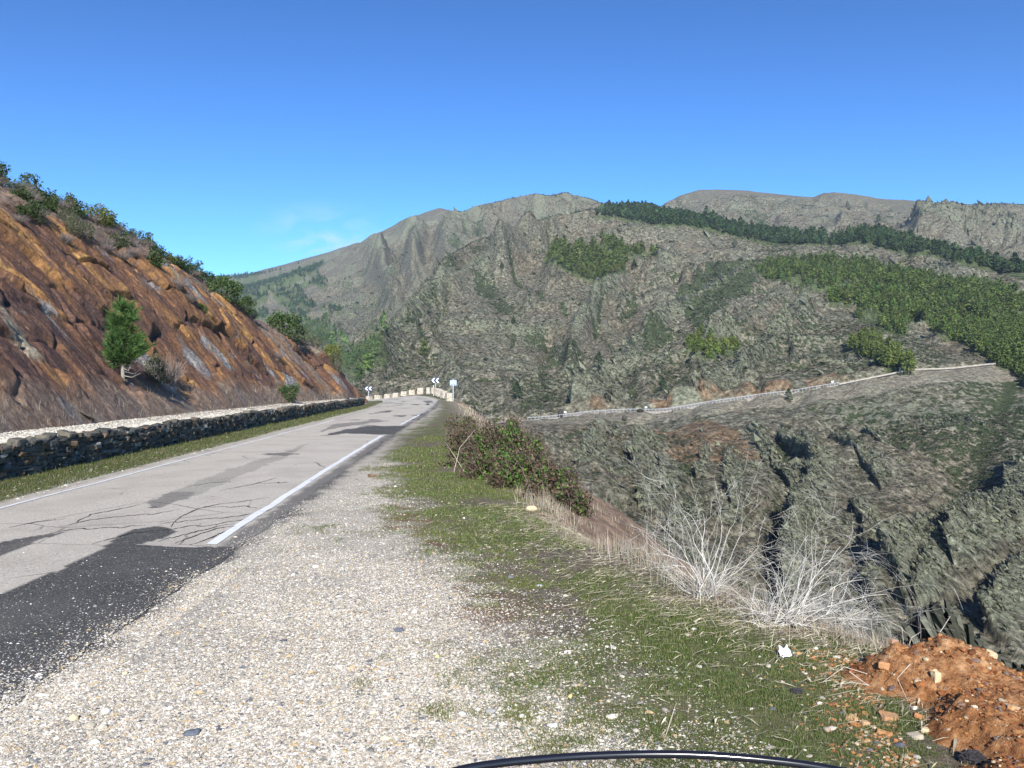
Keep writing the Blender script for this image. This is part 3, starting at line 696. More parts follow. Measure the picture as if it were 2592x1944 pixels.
for x, y, hp, lab in [(1517,930,38,'lone dark green pine in the bare gully left of the jagged rock rib'),
                      (1308,1012,44,'dark two-part pine on the slope above the left end of the crash barrier'),
                      (1384,1018,22,'small dark round pine right of the two-part pine on the lower slope'),
                      (1301,824,22,'tiny lone pine on the bare grey spur, the lower of two'),
                      (1270,684,20,'tiny lone pine on the bare grey spur, the upper of two'),
                      (1996,1020,36,'single dark pine growing right below the crash barrier of the far road'),
                      (1678,992,38,'dark narrow pine at the foot of the rocks above the far road'),
                      (1073,905,46,'bright green pine clump on the slope behind the chevron signs'),
                      (2300,952,66,'tallest yellow-green pine where the grove meets the far road'),
                      (1606,690,30,'pine standing alone at the right edge of the heart shaped grove'),
                      (2225,562,18,'low dark clump of pines on the bare upper right slope')]:
    p, i, j = hill_at(x, y); h = hp * p[1] / F
    r_ = empty("pine_tree", (p[0], p[1], p[2] - .1)); w_ = 1.25 if x in (1308, 1517, 2225) else 1.0; r_.scale = (h * w_, h * w_, h); tag(r_, lab, 'pine tree')
    for nm, da in (("crown", dark[int(rs.integers(3))] if x not in (1073, 2300) else lone_b), ("trunk", trunk_o.data)):
        o = bpy.data.objects.new(nm, da); C.objects.link(o); o.parent = r_
# small things by the far road
def far_pt(x):
    i = int(np.argmin(abs(HX[sel] - x))); return e0[i] * .25 + e1[i] * .75
white = plain("white_paint", (.78, .80, .82), .5, var=.05)
for x, lab in [(1432, 'tiny pale road sign by the dark rock on the far road'), (1637, 'small pale sign board behind the crash barrier, middle of the far road'), (2107, 'small pale sign near the top end of the crash barrier')]:
    p = far_pt(x) * .2 + e0[int(np.argmin(abs(HX[sel] - x)))] * .8; r_ = empty("road_sign", p); tag(r_, lab, 'road sign')
    m1 = MB(); box(m1, (0, 0, .9), (.10, .10, 2.0)); o = m1.build("post", galv, r_)
    m1 = MB(); box(m1, (0, -.08, 1.6), (.95, .06, .55), bev=.12); m1.build("panel", white, r_)
    m1 = MB(); box(m1, (0, -.03, 1.6), (.3, .06, .08)); m1.build("bracket", galv, r_)
dk = plain("dark_metal", (.03, .032, .04), .4, .3)
rub = plain("tyre_rubber", (.02, .02, .02), .8)
def wheel(mb, c, R, w, n=20, axis='x'):
    an = np.linspace(0, 2 * np.pi, n + 1)
    if axis == 'x': pts = np.stack([0 * an, np.cos(an) * R, np.sin(an) * R], 1)
    else: pts = np.stack([np.cos(an) * R, 0 * an, np.sin(an) * R], 1)
    tube(mb, pts + np.array(c), w, n=6)
def small_bike(x, lab):
    p = far_pt(x); r_ = empty("motorcycle", p); tag(r_, lab, 'motorcycle', 'motorcycles parked on the far road')
    for s in (-.72, .72):
        m1 = MB(); wheel(m1, (s, 0, .32), .27, .07, axis='y'); m1.build("wheel", rub, r_)
    m1 = MB(); box(m1, (.08, 0, .62), (.9, .32, .42), bev=.35); m1.build("body", dk, r_)
    m1 = MB(); box(m1, (-.35, 0, .86), (.75, .28, .14), bev=.4); m1.build("seat", rub, r_)
    m1 = MB(); tube(m1, [(.72, 0, .32), (.5, 0, .9), (.45, 0, 1.05)], .04); tube(m1, [(.45, -.35, 1.08), (.45, .35, 1.08)], .02); m1.build("fork", galv, r_)
    m1 = MB(); box(m1, (.55, 0, 1.0), (.12, .35, .4), R=rot_y(np.array([-.5]))[0], bev=.3); m1.build("fairing", dk, r_)
    m1 = MB(); box(m1, (-.8, 0, .9), (.36, .42, .32), bev=.25); m1.build("top_case", dk, r_)
small_bike(1590, 'left dark motorcycle parked behind the barrier in the middle of the far road')
small_bike(1604, 'right dark motorcycle parked behind the barrier beside the small sign')
# the wooden look-out fence under the grove
p = e0[int(np.argmin(abs(HX[sel] - 2297)))] + np.array([0, .3, 0]); r_ = empty("wooden_railing", p); tag(r_, 'dark wooden railing on pale posts where the grove meets the far road', 'railing')
for s in (-2.6, -.6, 1.4, 2.8):
    m1 = MB(); box(m1, (s, 0, .5), (.28, .28, 2.2)); m1.build("post", white, r_)
m1 = MB(); box(m1, (0, .2, 1.1), (6.2, .12, .35)); box(m1, (0, .2, .5), (6.2, .12, .35)); m1.build("rail", plain("dark_wood", (.05, .035, .025), .8), r_)
# dark boulders standing by the far road
slate_dark = colmat("dark_slate", .9, .2, .5, 1.5)
def boulder(x, y, wpx, hpx, col, lab, seed):
    p, i, j = hill_at(x, y); r = np.random.default_rng(seed); s = p[1] / F
    v, f = ICO2; v = v * np.array([wpx * s / 2, wpx * s / 2.4, hpx * s / 2]); d = fbm2(v[:, 0] * .8 + seed, v[:, 2] * .8 + v[:, 1], 3, seed)[:, None]
    v = v * (1 + .35 * d) + np.array([0, 0, hpx * s * .4]); mb = MB(); mb.add(v, f, col)
    o = mb.build("boulder", slate_dark); o.location = p; tag(o, lab, 'boulder')
boulder(1420, 1058, 15, 24, (.05, .045, .04), 'upright dark boulder at the left part of the far road', 4)
boulder(1622, 1044, 18, 11, (.045, .035, .03), 'low dark boulder beside the parked motorcycles', 5)
boulder(1581, 1068, 16, 15, (.06, .058, .045), 'dark rounded crag just below the gap in the crash barrier', 6)
# ------------------------------------------------------------------ near ground
def ip(pts):
    a = np.array(pts, float); return lambda y: np.interp(y, a[:, 0], a[:, 1])
Xw = lambda Y: -8.4 - 0.0708 * (Y - 13.3)
XE = ip([(-6, 7.5), (3, 3.4), (4, 2.85), (4.6, 2.5), (5.1, 2.1), (5.6, 1.75), (6.3, 1.45), (7.2, 1.15), (8.3, .76), (10.5, .34), (14, 0), (20, -.35), (30, -1.4), (50, -2.95), (80, -5.35), (90, -6.2), (97, -8), (101, -11), (104, -18), (106, -60), (300, -200)])
WS = ip([(-6, .8), (3, .8), (5, .6), (8, 1.3), (12, 2.6), (15, 3.2), (22, 4.0), (30, 4.3), (45, 3.3), (55, 2.2), (70, 1.5), (200, 1.5)])
ZS = ip([(-6, -.4), (3, -.35), (5, -.25), (8, -.7), (12, -1.4), (15, -1.75), (22, -2.25), (30, -2.3), (45, -1.5), (55, -1.05), (70, -.9), (200, -.9)])
XR = ip([(-6, -2.3), (3.5, -2.78), (8.04, -3.0), (10.5, -3.17), (18, -3.67), (26.7, -4.2), (33, -4.55), (43, -5.0), (62, -6.2), (74, -7.0), (78, -7.35)])
XL = ip([(-6, -5.7), (3.4, -6.25), (10.48, -6.62), (16, -6.94), (21.9, -7.3), (28, -7.65), (34.5, -8.05), (45, -8.85), (52, -9.45), (60.7, -10.2), (70, -11.0), (78, -12.1)])
GB = ip([(-6, .4), (3.39, .10), (3.99, -.02), (4.54, -.14), (5.26, -.32), (6.5, -.70), (7.4, -.92), (9.3, -1.42), (11.6, -1.85), (14.7, -2.4), (19, -3.0), (26.7, -3.8), (29, -3.6), (37.3, -4.0), (48, -4.5), (62, -5.8), (80, -7.2), (90, -9), (96, -14), (98, -60)])

RIGHT = [(x, y) for y, x in zip([-5, 0, 4, 8, 12, 18, 26, 34, 44, 54, 62, 70, 76], [0] * 13)]
rr = [(float(XR(y)), y) for _, y in RIGHT] + [(-7.9, 82), (-9.4, 87), (-12.2, 90.8), (-16, 92.5), (-22, 93), (-40, 93)]
ll_ = [(float(XL(y)), y) for _, y in RIGHT] + [(-12.7, 78.8), (-13.6, 80), (-15, 80.9), (-17.5, 81.6), (-22, 82), (-40, 82)]
rr = np.array(rr); ll_ = np.array(ll_)

def gz_base(X, Y):
    X = np.asarray(X, float); Y = np.asarray(Y, float)
    z = np.zeros(np.broadcast(X, Y).shape)
    z = z + sstep(60, 97, Y) * np.interp(X, [-24, -17, -11, -7, -5], [-.3, -.15, .55, .35, .05])
    # ledge behind the wall
    led = sstep(-.30, -.42, X - Xw(Y)) * (1 - sstep(67, 69, Y))
    z = z + led * .57 + led * .12 * sstep(-1.0, -2.0, X - Xw(Y))
    z = z + 0.03 * sstep(1.0, 0, X - Xw(Y)) * (1 - led)
    # edge of the bench, then the drop to the ravine
    nz = .25 * noise2(X * 0 + Y / 3.1, Y * 0, 301) + .12 * noise2(Y / .9, Y * 0, 302)
    s = X - XE(Y) - nz * sstep(2, 6, Y); ws = WS(Y); zs = ZS(Y)
    t = np.clip(s / ws, 0, 1)
    z = z + zs * t ** 1.25
    s2 = np.clip(s - ws, 0, None)
    z = z - np.minimum(1.15 * s2 + .02 * s2 ** 2, 62) * (s2 > 0)
    sb = np.clip(Y - 102 + .25 * (X + 12), 0, None); sb = np.where(X < XE(Y) + 3, sb, 0)
    z = z - np.minimum(.9 * sb, 60)
    z = z + np.clip(s, 0, 3) * .10 * fbm2(X * 1.1, Y * 1.1, 4, 310)
    return z
def road_lat(X, Y):
    """>0 inside the carriageway: metres in from its edge (straight part)"""
    return np.minimum(X - (XL(Y) - .30), (XR(Y) + .32) - X)
rb_poly = [(p[0], p[1]) for p in rr] + [(p[0], p[1]) for p in ll_[::-1]]
def in_road(X, Y):
    return np.where(Y < 76, road_lat(X, Y) > 0.05, inpoly(X, Y, rb_poly))
def gz(X, Y, fine=True):
    z = gz_base(X, Y)
    if fine:
        lat = sstep(.1, -.5, road_lat(X, Y)) * 1.0
        z = z + lat * (0.022 * fbm2(X * .8, Y * .8, 3, 320) + .006 * fbm2(X * 6, Y * 6, 3, 330))
    return z - 0.05 * in_road(X, Y)

tv = np.concatenate([np.linspace(-1.9, -.66, 60, endpoint=False), np.linspace(-.66, .66, 860), np.linspace(.66, 2.2, 90)[1:]])
yy = HY + CH * F / 40; yp = np.arange(HY + CH * F / 2.8, yy, -3.0)
Yr = np.concatenate([np.arange(-5.5, 2.8, .15), CH * F / (yp - HY), np.arange(40.3, 125, .45)])
GX = tv[None, :] * (Yr[:, None] + 6.2); GY = np.broadcast_to(Yr[:, None], GX.shape)
GZ = gz(GX, GY)
# masks
nA = fbm2(GX * .9, GY * .9, 4, 340); nB = fbm2(GX * 5, GY * 5, 3, 345); nC = fbm2(GX * .35, GY * .35, 3, 349)
sg = GX - GB(GY)
grass = sstep(-.45, .75, sg + .75 * nA + .35 * nB)
grass = np.maximum(grass, .75 * sstep(-1.5, 0.2, sg) * sstep(.22, .5, nA + .5 * nB))        # tufts out in the gravel
gap = sstep(-.30, .22, nC + .5 * nA) * .0
bare = sstep(-.02, .34, -nA + .4 * nC + .25 * nB)                                               # bare earth inside the grass
vr = GX - Xw(GY)
vg = sstep(-.1, .05, vr) * sstep(1.25, .80, vr + .35 * nA + .2 * nB) * (GY < 80)
grass = np.maximum(grass, vg); bare = bare * (1 - vg)
bendg = inpoly(GX, GY, [(-13.5, 70), (-11.6, 71), (-12.5, 78), (-14, 79.6), (-30, 81), (-30, 70)]); grass = np.maximum(grass, bendg * .9)
se = GX - XE(GY) + .5 * nA + .2 * nB
slope = sstep(-.15, .35, se)
straw = np.exp(-((se + .02) / (.13 + .012 * GY)) ** 2)
tar = sstep(.12, -.16, (GX - XR(GY) - .32) * (1.0) - .10 + .18 * nB + .25 * nA) * (GX > XL(GY)) * (GY < 80)
wild = sstep(-1.15, -1.6, vr) * sstep(-12, -9, GX * 0 - 8)
red = sstep(.0, .5, nC + .6 * nB) * np.exp(-((sg - .25) / .35) ** 2) * (GY < 13)
t = NT("ground_surface", 0.95, 0.15)
ga, ba, sl, sw, ta, re_, wi = (t.attr(k) for k in ('grass', 'bare', 'slope', 'straw', 'tar', 'red', 'wild'))
peb = t.vor(70, out='Color'); pebd = t.vor(70); pf = t.noise(160, 3, rough=.7); pn = t.noise(7, 5)
pr = t.noise(55, 3, rough=.6); pb2 = t.noise(2.2, 5)
pr = t.math('ADD', t.math('MULTIPLY', pr, .7), t.math('MULTIPLY', pf, .3))
grav = t.ramp(pr, [(.32, (.12, .10, .08)), (.42, (.29, .26, .21)), (.52, (.50, .455, .38)), (.62, (.66, .61, .52)), (.75, (.44, .37, .265))])
grav = t.mix(t.rng(pb2, .48, .64, 0, .6), grav, (.34, .295, .235))
turf = t.ramp(t.noise(24, 5, rough=.7), [(.28, (.030, .036, .016)), (.46, (.085, .100, .034)), (.60, (.15, .17, .060)), (.75, (.25, .25, .11))])
turf = t.mix(t.rng(t.noise(1.4, 5), .4, .64, 0, .75), turf, t.mix(pf, (.12, .10, .055), (.22, .19, .12)))
earth = t.ramp(t.noise(30, 6, rough=.7), [(.3, (.05, .04, .030)), (.5, (.14, .11, .085)), (.68, (.27, .23, .19))])
dirt = t.ramp(t.noise(3.5, 8, rough=.7), [(.3, (.09, .06, .043)), (.48, (.20, .135, .095)), (.6, (.29, .20, .14)), (.74, (.36, .29, .22))])
strawc = t.ramp(t.noise(40, 4, rough=.7), [(.3, (.13, .105, .075)), (.65, (.36, .31, .23))])
tarc = t.ramp(pr, [(.34, (.030, .029, .028)), (.48, (.070, .067, .063)), (.56, (.20, .185, .165)), (.63, (.5, .46, .40))])
c = t.mix(ga, grav, turf)
c = t.mix(t.math('MULTIPLY', t.math('MULTIPLY', ga, ba), .85), c, earth)
c = t.mix(t.math('MULTIPLY', re_, .5), c, (.22, .075, .04))
c = t.mix(ta, c, tarc)
c = t.mix(sw, c, strawc)
c = t.mix(sl, c, dirt)
c = t.mix(wi, c, t.mix(pn, (.16, .13, .10), (.33, .27, .21)))
hgt = t.math('ADD', pr, t.math('MULTIPLY', pn, .6))
gm = t.done(c, hgt, .8, .02)
GV = np.stack([GX, GY, GZ], -1)
ground = mesh_np("ground", GV.reshape(-1, 3), grid_faces(*GX.shape), gm, True,
                 dict(grass=grass.ravel(), bare=bare.ravel(), slope=slope.ravel(), straw=(straw * (1 - slope)).ravel(), tar=tar.ravel(), red=red.ravel(), wild=wild.ravel()))
tag(ground, kind='structure', label='gravel and grass verge at the top of the drop')

# ------------------------------------------------------------------ road
def rail(q, n):
    d = np.r_[0, np.cumsum(np.linalg.norm(np.diff(q, axis=0), axis=1))]
    return np.stack([np.interp(n, d / d[-1], q[:, 0]), np.interp(n, d / d[-1], q[:, 1])], 1)
# common parameter = index of the matched stations
si = np.arange(len(rr)); pr_ = []
for i in range(len(rr) - 1):
    L = abs(rr[i + 1, 1] - rr[i, 1]) + abs(rr[i + 1, 0] - rr[i, 0]); m_ = int(np.clip(L / (.03 if rr[i, 1] < 9 else .06 if rr[i, 1] < 20 else .16), 8, 160)); pr_ += list(i + np.arange(m_) / m_)
pr_ = np.array(pr_ + [len(rr) - 1.0])
def cub(q, s):     # smooth interpolation through stations
    i = np.clip(np.floor(s).astype(int), 0, len(q) - 2); f_ = (s - i)[:, None]
    p1, p2 = q[i], q[i + 1]; p0 = q[np.clip(i - 1, 0, None)]; p3 = q[np.clip(i + 2, None, len(q) - 1)]
    h1 = np.linalg.norm(p1 - p0, axis=1)[:, None] + 1e-6; h2 = np.linalg.norm(p2 - p1, axis=1)[:, None]; h3_ = np.linalg.norm(p3 - p2, axis=1)[:, None] + 1e-6
    m1 = ((p2 - p1) / h2 + (p1 - p0) / h1) / 2 * h2; m2 = ((p3 - p2) / h3_ + (p2 - p1) / h2) / 2 * h2
    return (2 * f_**3 - 3 * f_**2 + 1) * p1 + (f_**3 - 2 * f_**2 + f_) * m1 + (-2 * f_**3 + 3 * f_**2) * p2 + (f_**3 - f_**2) * m2
Rr = cub(rr, pr_); Ll = cub(ll_, pr_); wv = Rr - Ll; wl_ = np.linalg.norm(wv, axis=1)[:, None]; wu = wv / wl_
tt = np.linspace(-.34, .36, 3); nT = 90
tpar = np.linspace(0, 1, nT)
A0 = Ll - wu * .32; A1 = Rr + wu * .36
RXY = A0[:, None, :] + (A1 - A0)[:, None, :] * tpar[None, :, None]
RX, RY = RXY[..., 0], RXY[..., 1]
zz = gz_base(RX, RY) + .010 + .03 * (1 - (2 * tpar - 1) ** 2)[None, :] + .010 * fbm2(RX * .5, RY * .5, 2, 350)
edge = np.minimum(tpar, 1 - tpar)[None, :] * 4.3
rag = .06 * noise2(RX * 3, RY * 3, 351)
zz = zz - .05 * sstep(.10, .0, edge + rag)
px_, py_ = PX(np.stack([RX, np.maximum(RY, .5), zz], -1))
far_ = np.clip(RY / 10, .3, 9)
jx_ = 9 * fbm2(RX * 2.2, RY * 2.2, 4, 360) * (10 / np.maximum(RY, 4)) ** .5; jy_ = 7 * fbm2(RX * 2.2, RY * 2.2, 4, 361) * (10 / np.maximum(RY, 4)) ** .8
DP = [([(-20,1512),(120,1458),(230,1402),(280,1368),(330,1338),(400,1330),(448,1343),(400,1362),(345,1376),(520,1386),(600,1390),(640,1420),(500,1540),(300,1690),(0,1900),(-1500,3000),(-1500,2000)], 1.0),
      ([(0,1378),(60,1362),(170,1343),(110,1368),(0,1412),(-300,1500),(-300,1440)], .95),
      ([(370,1272),(430,1248),(495,1243),(475,1265),(400,1284)], .6),
      ([(430,1246),(560,1195),(700,1150),(780,1120),(740,1150),(600,1210),(480,1262)], .32),
      ([(380,1282),(392,1277),(404,1281),(392,1285)], 1.0),
      ([(660,1150),(720,1145),(760,1148),(720,1154)], .8),
      ([(805,1104),(880,1086),(932,1078),(1037,1078),(1003,1101),(978,1101),(880,1097)], 1.0),
      ([(800,1096),(850,1072),(915,1068),(942,1060),(985,1066),(940,1071),(870,1080)], .6),
      ([(946,1045),(975,1040),(995,1039),(985,1044)], .9), ([(990,1053),(1015,1050),(1030,1052),(1010,1056)], .8),
      ([(1038,1051),(1077,1046),(1065,1054)], .9), ([(1030,1062),(1052,1060),(1050,1064)], .9),
      ([(1070,1015),(1094,1014),(1096,1019),(1080,1021)], .8), ([(1074,1023),(1088,1021),(1086,1026)], 1.0), ([(1035,1023),(1070,1022),(1055,1026)], .7)]
dark = np.zeros_like(RX)
for poly, a in DP: dark = np.maximum(dark, a * inpoly(px_ + jx_, py_ + jy_, poly))
sp_ = fbm2(RX * .9, RY * .35, 4, 370); dark = dark * (1.0 + .16 * fbm2(RX * 1.7, RY * 1.1, 4, 372)); dark = np.maximum(dark, .55 * sstep(.38, .5, sp_) * sstep(22, 34, RY))
dark = np.maximum(dark, .30 * sstep(.25, .6, fbm2(RX * .45, RY * .10, 3, 374)))
# narrow dark bands outside the right white line
lt = ((RX - XR(RY))); dark = np.maximum(dark, .75 * sstep(.06, .16, lt + .05 * noise2(RX * 5, RY * 5, 380)) * (RY < 78) * (RY > 7) * sstep(.75, .2, fbm2(RX * .6, RY * .3, 3, 381)))
t = NT("asphalt", 0.9, 0.25)
dk_ = t.attr('dark'); sp1 = t.noise(190, 3, rough=.7); sp2 = t.noise(60, 4, rough=.7); lg = t.noise(.9, 6, rough=.6)
pale = t.ramp(sp2, [(.30, (.25, .22, .18)), (.44, (.46, .415, .345)), (.56, (.60, .545, .46)), (.70, (.70, .65, .56))])
pale = t.mix(t.rng(lg, .42, .66, 0, .5), pale, t.mix(1.0, pale, (.74, .73, .73), 'MULTIPLY'))
dka = t.ramp(sp2, [(.30, (.026, .025, .024)), (.52, (.075, .072, .068)), (.61, (.15, .145, .135)), (.69, (.50, .46, .41))])
c = t.mix(t.rng(t.math('ADD', dk_, t.math('MULTIPLY', t.math('SUBTRACT', sp2, .5), .5)), .0, 1.0, 0, 1, False), pale, dka)
vd = t.n.new('ShaderNodeTexVoronoi'); vd.feature = 'DISTANCE_TO_EDGE'; vd.inputs['Scale'].default_value = .85
wv2 = t.n.new('ShaderNodeMix'); wv2.data_type = 'VECTOR'; wv2.inputs[0].default_value = .12; t.l.new(t.pos, wv2.inputs[4]); t.l.new(t.noise(2.2, 5, color=True), wv2.inputs[5]); t.l.new(wv2.outputs[1], vd.inputs['Vector'])
ck_ = t.math('MULTIPLY', t.rng(vd.outputs['Distance'], .012, .004), t.rng(t.noise(.35, 3), .50, .60, 0, .75))
c = t.mix(ck_, c, (.07, .065, .06))
road_m = t.done(c, t.math('ADD', sp1, sp2), .6, .008)
road = mesh_np("road", np.stack([RX, RY, zz], -1).reshape(-1, 3), grid_faces(*RX.shape)[:, ::-1], road_m, True, dict(dark=dark.ravel()))
tag(road, kind='structure', label='worn pale mountain road with dark repair patches')
def road_z(X, Y):
    tt_ = np.clip((X - (XL(Y) - .32)) / (XR(Y) - XL(Y) + .68), 0, 1)
    return gz_base(X, Y) + .010 + .03 * (1 - (2 * tt_ - 1) ** 2) + .010 * fbm2(X * .5, Y * .5, 2, 350)
# white edge lines: worn paint, 10 cm
t = NT("road_paint", .6, .3)
wr = t.noise(30, 6, rough=.8); w2 = t.noise(3.5, 4); wa = t.attr('wear')
k_ = t.rng(t.math('ADD', t.math('ADD', wr, t.math('MULTIPLY', w2, .5)), t.math('MULTIPLY', wa, -.45)), .42, .62)
pm_ = t.done(t.mix(k_, (.33, .31, .28), (.80, .80, .79)))
def ribbon(name, fx, Y0, Y1, w, mat, dz=.006, wear=0):
    n = int((Y1 - Y0) / .05) if Y0 < 12 and Y1 < 40 else int((Y1 - Y0) / .08)
    y = np.linspace(Y0, Y1, n); x = fx(y) + .012 * noise2(y * 1.3, y * 0, 390)
    wl2 = w / 2 * (1 + .12 * noise2(y * 4, y * 0, 391)); wr2 = w / 2 * (1 + .12 * noise2(y * 4, y * 0 + 5, 391))
    v = []
    for s in np.linspace(-1, 1, 3):
        xx = x + np.where(s < 0, s * wl2, s * wr2); v.append(np.stack([xx, y, road_z(xx, y) + dz], 1))
    v = np.stack(v, 1).reshape(-1, 3)
    wv_ = np.full(len(v), wear, float)
    return mesh_np(name, v, grid_faces(n, 3)[:, ::-1], mat, True, dict(wear=wv_))
o = ribbon("road_marking", XL, -5, 38, .075, pm_, wear=.3); tag(o, kind='structure')
o = ribbon("road_marking", XL, 38, 77.5, .075, pm_, wear=.85); tag(o, kind='structure')
for y0, y1, we in ((8.05, 25.8, .22), (33.2, 45, .3), (46, 77, .7)):
    o = ribbon("road_marking", XR, y0, y1, .105, pm_, wear=we); tag(o, kind='structure')
# cracks in the asphalt, drawn as thin sealed seams
CR = [[(430,1345),(455,1318),(500,1296),(560,1283),(640,1272),(690,1262)],[(400,1336),(470,1326),(560,1318),(640,1304),(690,1292)],
      [(390,1358),(450,1345),(520,1338),(600,1322),(665,1306)],[(405,1378),(470,1362),(540,1345),(610,1330)],[(440,1386),(500,1362),(560,1342),(620,1334)],
      [(480,1386),(530,1368),(570,1350),(615,1338)],[(150,1345),(230,1325),(300,1318),(390,1310),(460,1296)],[(190,1335),(230,1310),(300,1298),(370,1282)],
      [(60,1372),(180,1352),(300,1345),(380,1336)],[(500,1292),(580,1290),(700,1288)],[(630,1232),(700,1228),(745,1225)],[(20,1345),(90,1330),(170,1322)],
      [(560,1248),(640,1232),(700,1215)],[(230,1390),(330,1360),(420,1350)],[(470,1240),(540,1228),(590,1226)]]
mb = MB(); r4 = np.random.default_rng(4)
for q in CR:
    q = np.array(q, float); n = 40; tq = np.linspace(0, len(q) - 1, n); qx = np.interp(tq, range(len(q)), q[:, 0]); qy = np.interp(tq, range(len(q)), q[:, 1])
    Yq = CH * F / (qy - HY); Xq = (qx - CX) / F * Yq
    Xq += .05 * np.cumsum(r4.normal(0, .25, n)) * .3; Yq += .06 * np.convolve(r4.normal(0, 1, n), [.3, .4, .3], 'same')
    w = .010 * (.5 + r4.uniform(0, 1, n)) * np.sin(np.linspace(.25, 2.9, n))
    d = np.stack([np.gradient(Xq), np.gradient(Yq)], 1); d /= np.linalg.norm(d, axis=1)[:, None]; nx, ny = -d[:, 1], d[:, 0]
    v = []
    for s in (-1, 1):
        xx = Xq + s * nx * w; y2 = Yq + s * ny * w; v.append(np.stack([xx, y2, road_z(xx, y2) + .004], 1))
    mb.add(np.stack(v, 1).reshape(-1, 3), grid_faces(n, 2)[:, ::-1])
o = mb.build("road_cracks", plain("crack_tar", (.035, .034, .034), .9)); tag(o, kind='structure')

# ------------------------------------------------------------------ the rock cutting on the left
CR_ = np.array([(-3,-15.2,5.6),(4,-15.6,6.2),(16,-17.2,7.5),(24,-18.5,8.6),(30,-18.95,9.05),(33,-18.9,8.95),(38,-19.4,9.25),(44,-19.2,8.75),(49,-19.0,8.15),(52,-18.7,7.4),(57,-18.2,6.5),(62,-17.4,5.3),(66,-16.0,4.95),(67.2,-15.3,4.3),(68.8,-14.4,2.6),(70,-13.6,1.4),(70.6,-12.4,.05)])
NU, NV = 1400, 340
uY = np.r_[np.linspace(-3, 62, 1250), np.linspace(62, 70.6, 151)[1:]]
foY = np.interp(uY, [-3, 62, 70.6], [-3, 62, 70.2])
foX = np.interp(foY, [-3, 4, 16, 40, 60, 66, 68.5, 70.2], [-8.9, -9.3, -10.1, -12.0, -13.0, -13.1, -12.9, -12.2]); foZ = np.interp(foY, [-3, 66, 69, 70.2], [.45, .5, .1, -.15])
crX = np.interp(uY, CR_[:, 0], CR_[:, 1]); crZ = np.interp(uY, CR_[:, 0], CR_[:, 2]) + .12 * noise2(uY / 1.3, uY * 0, 400)
def smo(a, w=25):
    k = np.hanning(w + 2)[1:-1]; k /= k.sum(); return np.convolve(np.pad(a, w // 2, mode='edge'), k, 'valid')
crX = smo(crX, 35); foX = smo(foX, 35)
vv = np.linspace(0, 1, NV)[None, :]
X0 = foX[:, None] + (crX - foX)[:, None] * vv; Z0 = foZ[:, None] + (crZ - foZ)[:, None] * vv ** 1.0; Y0 = foY[:, None] + (uY - foY)[:, None] * vv
Hh = np.sqrt((crX - foX) ** 2 + (crZ - foZ) ** 2)[:, None] + .01; q = vv * Hh; Yb = Y0
Z0 = Z0 + .35 * np.sin(np.pi * vv) * np.minimum(1, Hh / 6) * 0 + .06 * Hh * np.sin(np.pi * vv)       # slightly convex
wx = Yb + .35 * fbm2(Yb * .4, q * .4, 2, 410) + .03 * fbm2(Yb * 5, q * 5, 3, 412); wq = q + .5 * fbm2(Yb * .3, q * .3, 2, 411) + .04 * fbm2(Yb * 4, q * 4, 3, 413)
# bedding dips down and away: cells are long down the slope
f1, f2, ha, hb, dx, dy = worley2(wx / 3.6 + wq * .16, wq / 4.2, 420)
g1, g2, ga_, gb_, gx_, gy_ = worley2(wx / 1.25 + wq * .30, wq / 2.2, 430)
k1, k2, ka_, kb_, kx_, ky_ = worley2(wx / .42 + wq * .3, wq / .9, 440)
D = ((ha - .5) * .65 + dx * (hb - .4) * .8 + dy * (ha - .5) * .4) * sstep(0, .055, f2 - f1)
D += ((ga_ - .5) * .20 + gx_ * (gb_ - .35) * .22 + gy_ * (gb_ - .5) * .12) * sstep(0, .11, g2 - g1)
D += ((ka_ - .5) * .09 + kx_ * (kb_ - .5) * .09) * sstep(0, .3, k2 - k1)
crk = np.maximum(sstep(.06, .0, f2 - f1), .55 * sstep(.10, 0, g2 - g1)) * sstep(-.2, .25, fbm2(Yb * .8, q * .8, 2, 450) + .12)
D -= .26 * crk
D += .4 * fbm2(Yb / 6, q / 6, 2, 455) + .035 * fbm2(Yb * 3.5, q * 2.5, 3, 460)
soil = sstep(.74, .90, vv + .10 * fbm2(Yb * .3, q * .5, 3, 465) + .05 * fbm2(Yb * 2, q * 2, 2, 466)) * np.ones_like(D)
soil = np.maximum(soil, .9 * sstep(.16, .05, vv + .05 * fbm2(Yb * .8, q * .8, 3, 467)))
gully = inpoly(*(np.stack([Yb, q], 0)), [(52, 9), (57, 9), (60, 4.5), (62, 1), (58, 0), (55, 3)]) * 1.0     # the rubbly notch near the nose
soil = np.maximum(soil, .75 * gully)
ed = np.minimum(1, np.minimum(vv * 9, (1 - vv) * 7)) * np.minimum(1, Hh / 3.0)
D = D * (1 - .55 * soil) * ed + soil * .10 * fbm2(Yb * 3, q * 3, 4, 470) * ed
nrm = np.stack([(crZ - foZ), 0 * crX, -(crX - foX)], 1); nrm /= np.linalg.norm(nrm, axis=1)[:, None] + 1e-6
nrm = np.where((Hh > .5), nrm, np.array([[.7, 0, .7]]))
CVv = np.stack([X0, Y0 + np.zeros_like(X0), Z0], -1) + D[..., None] * nrm[:, None, :]
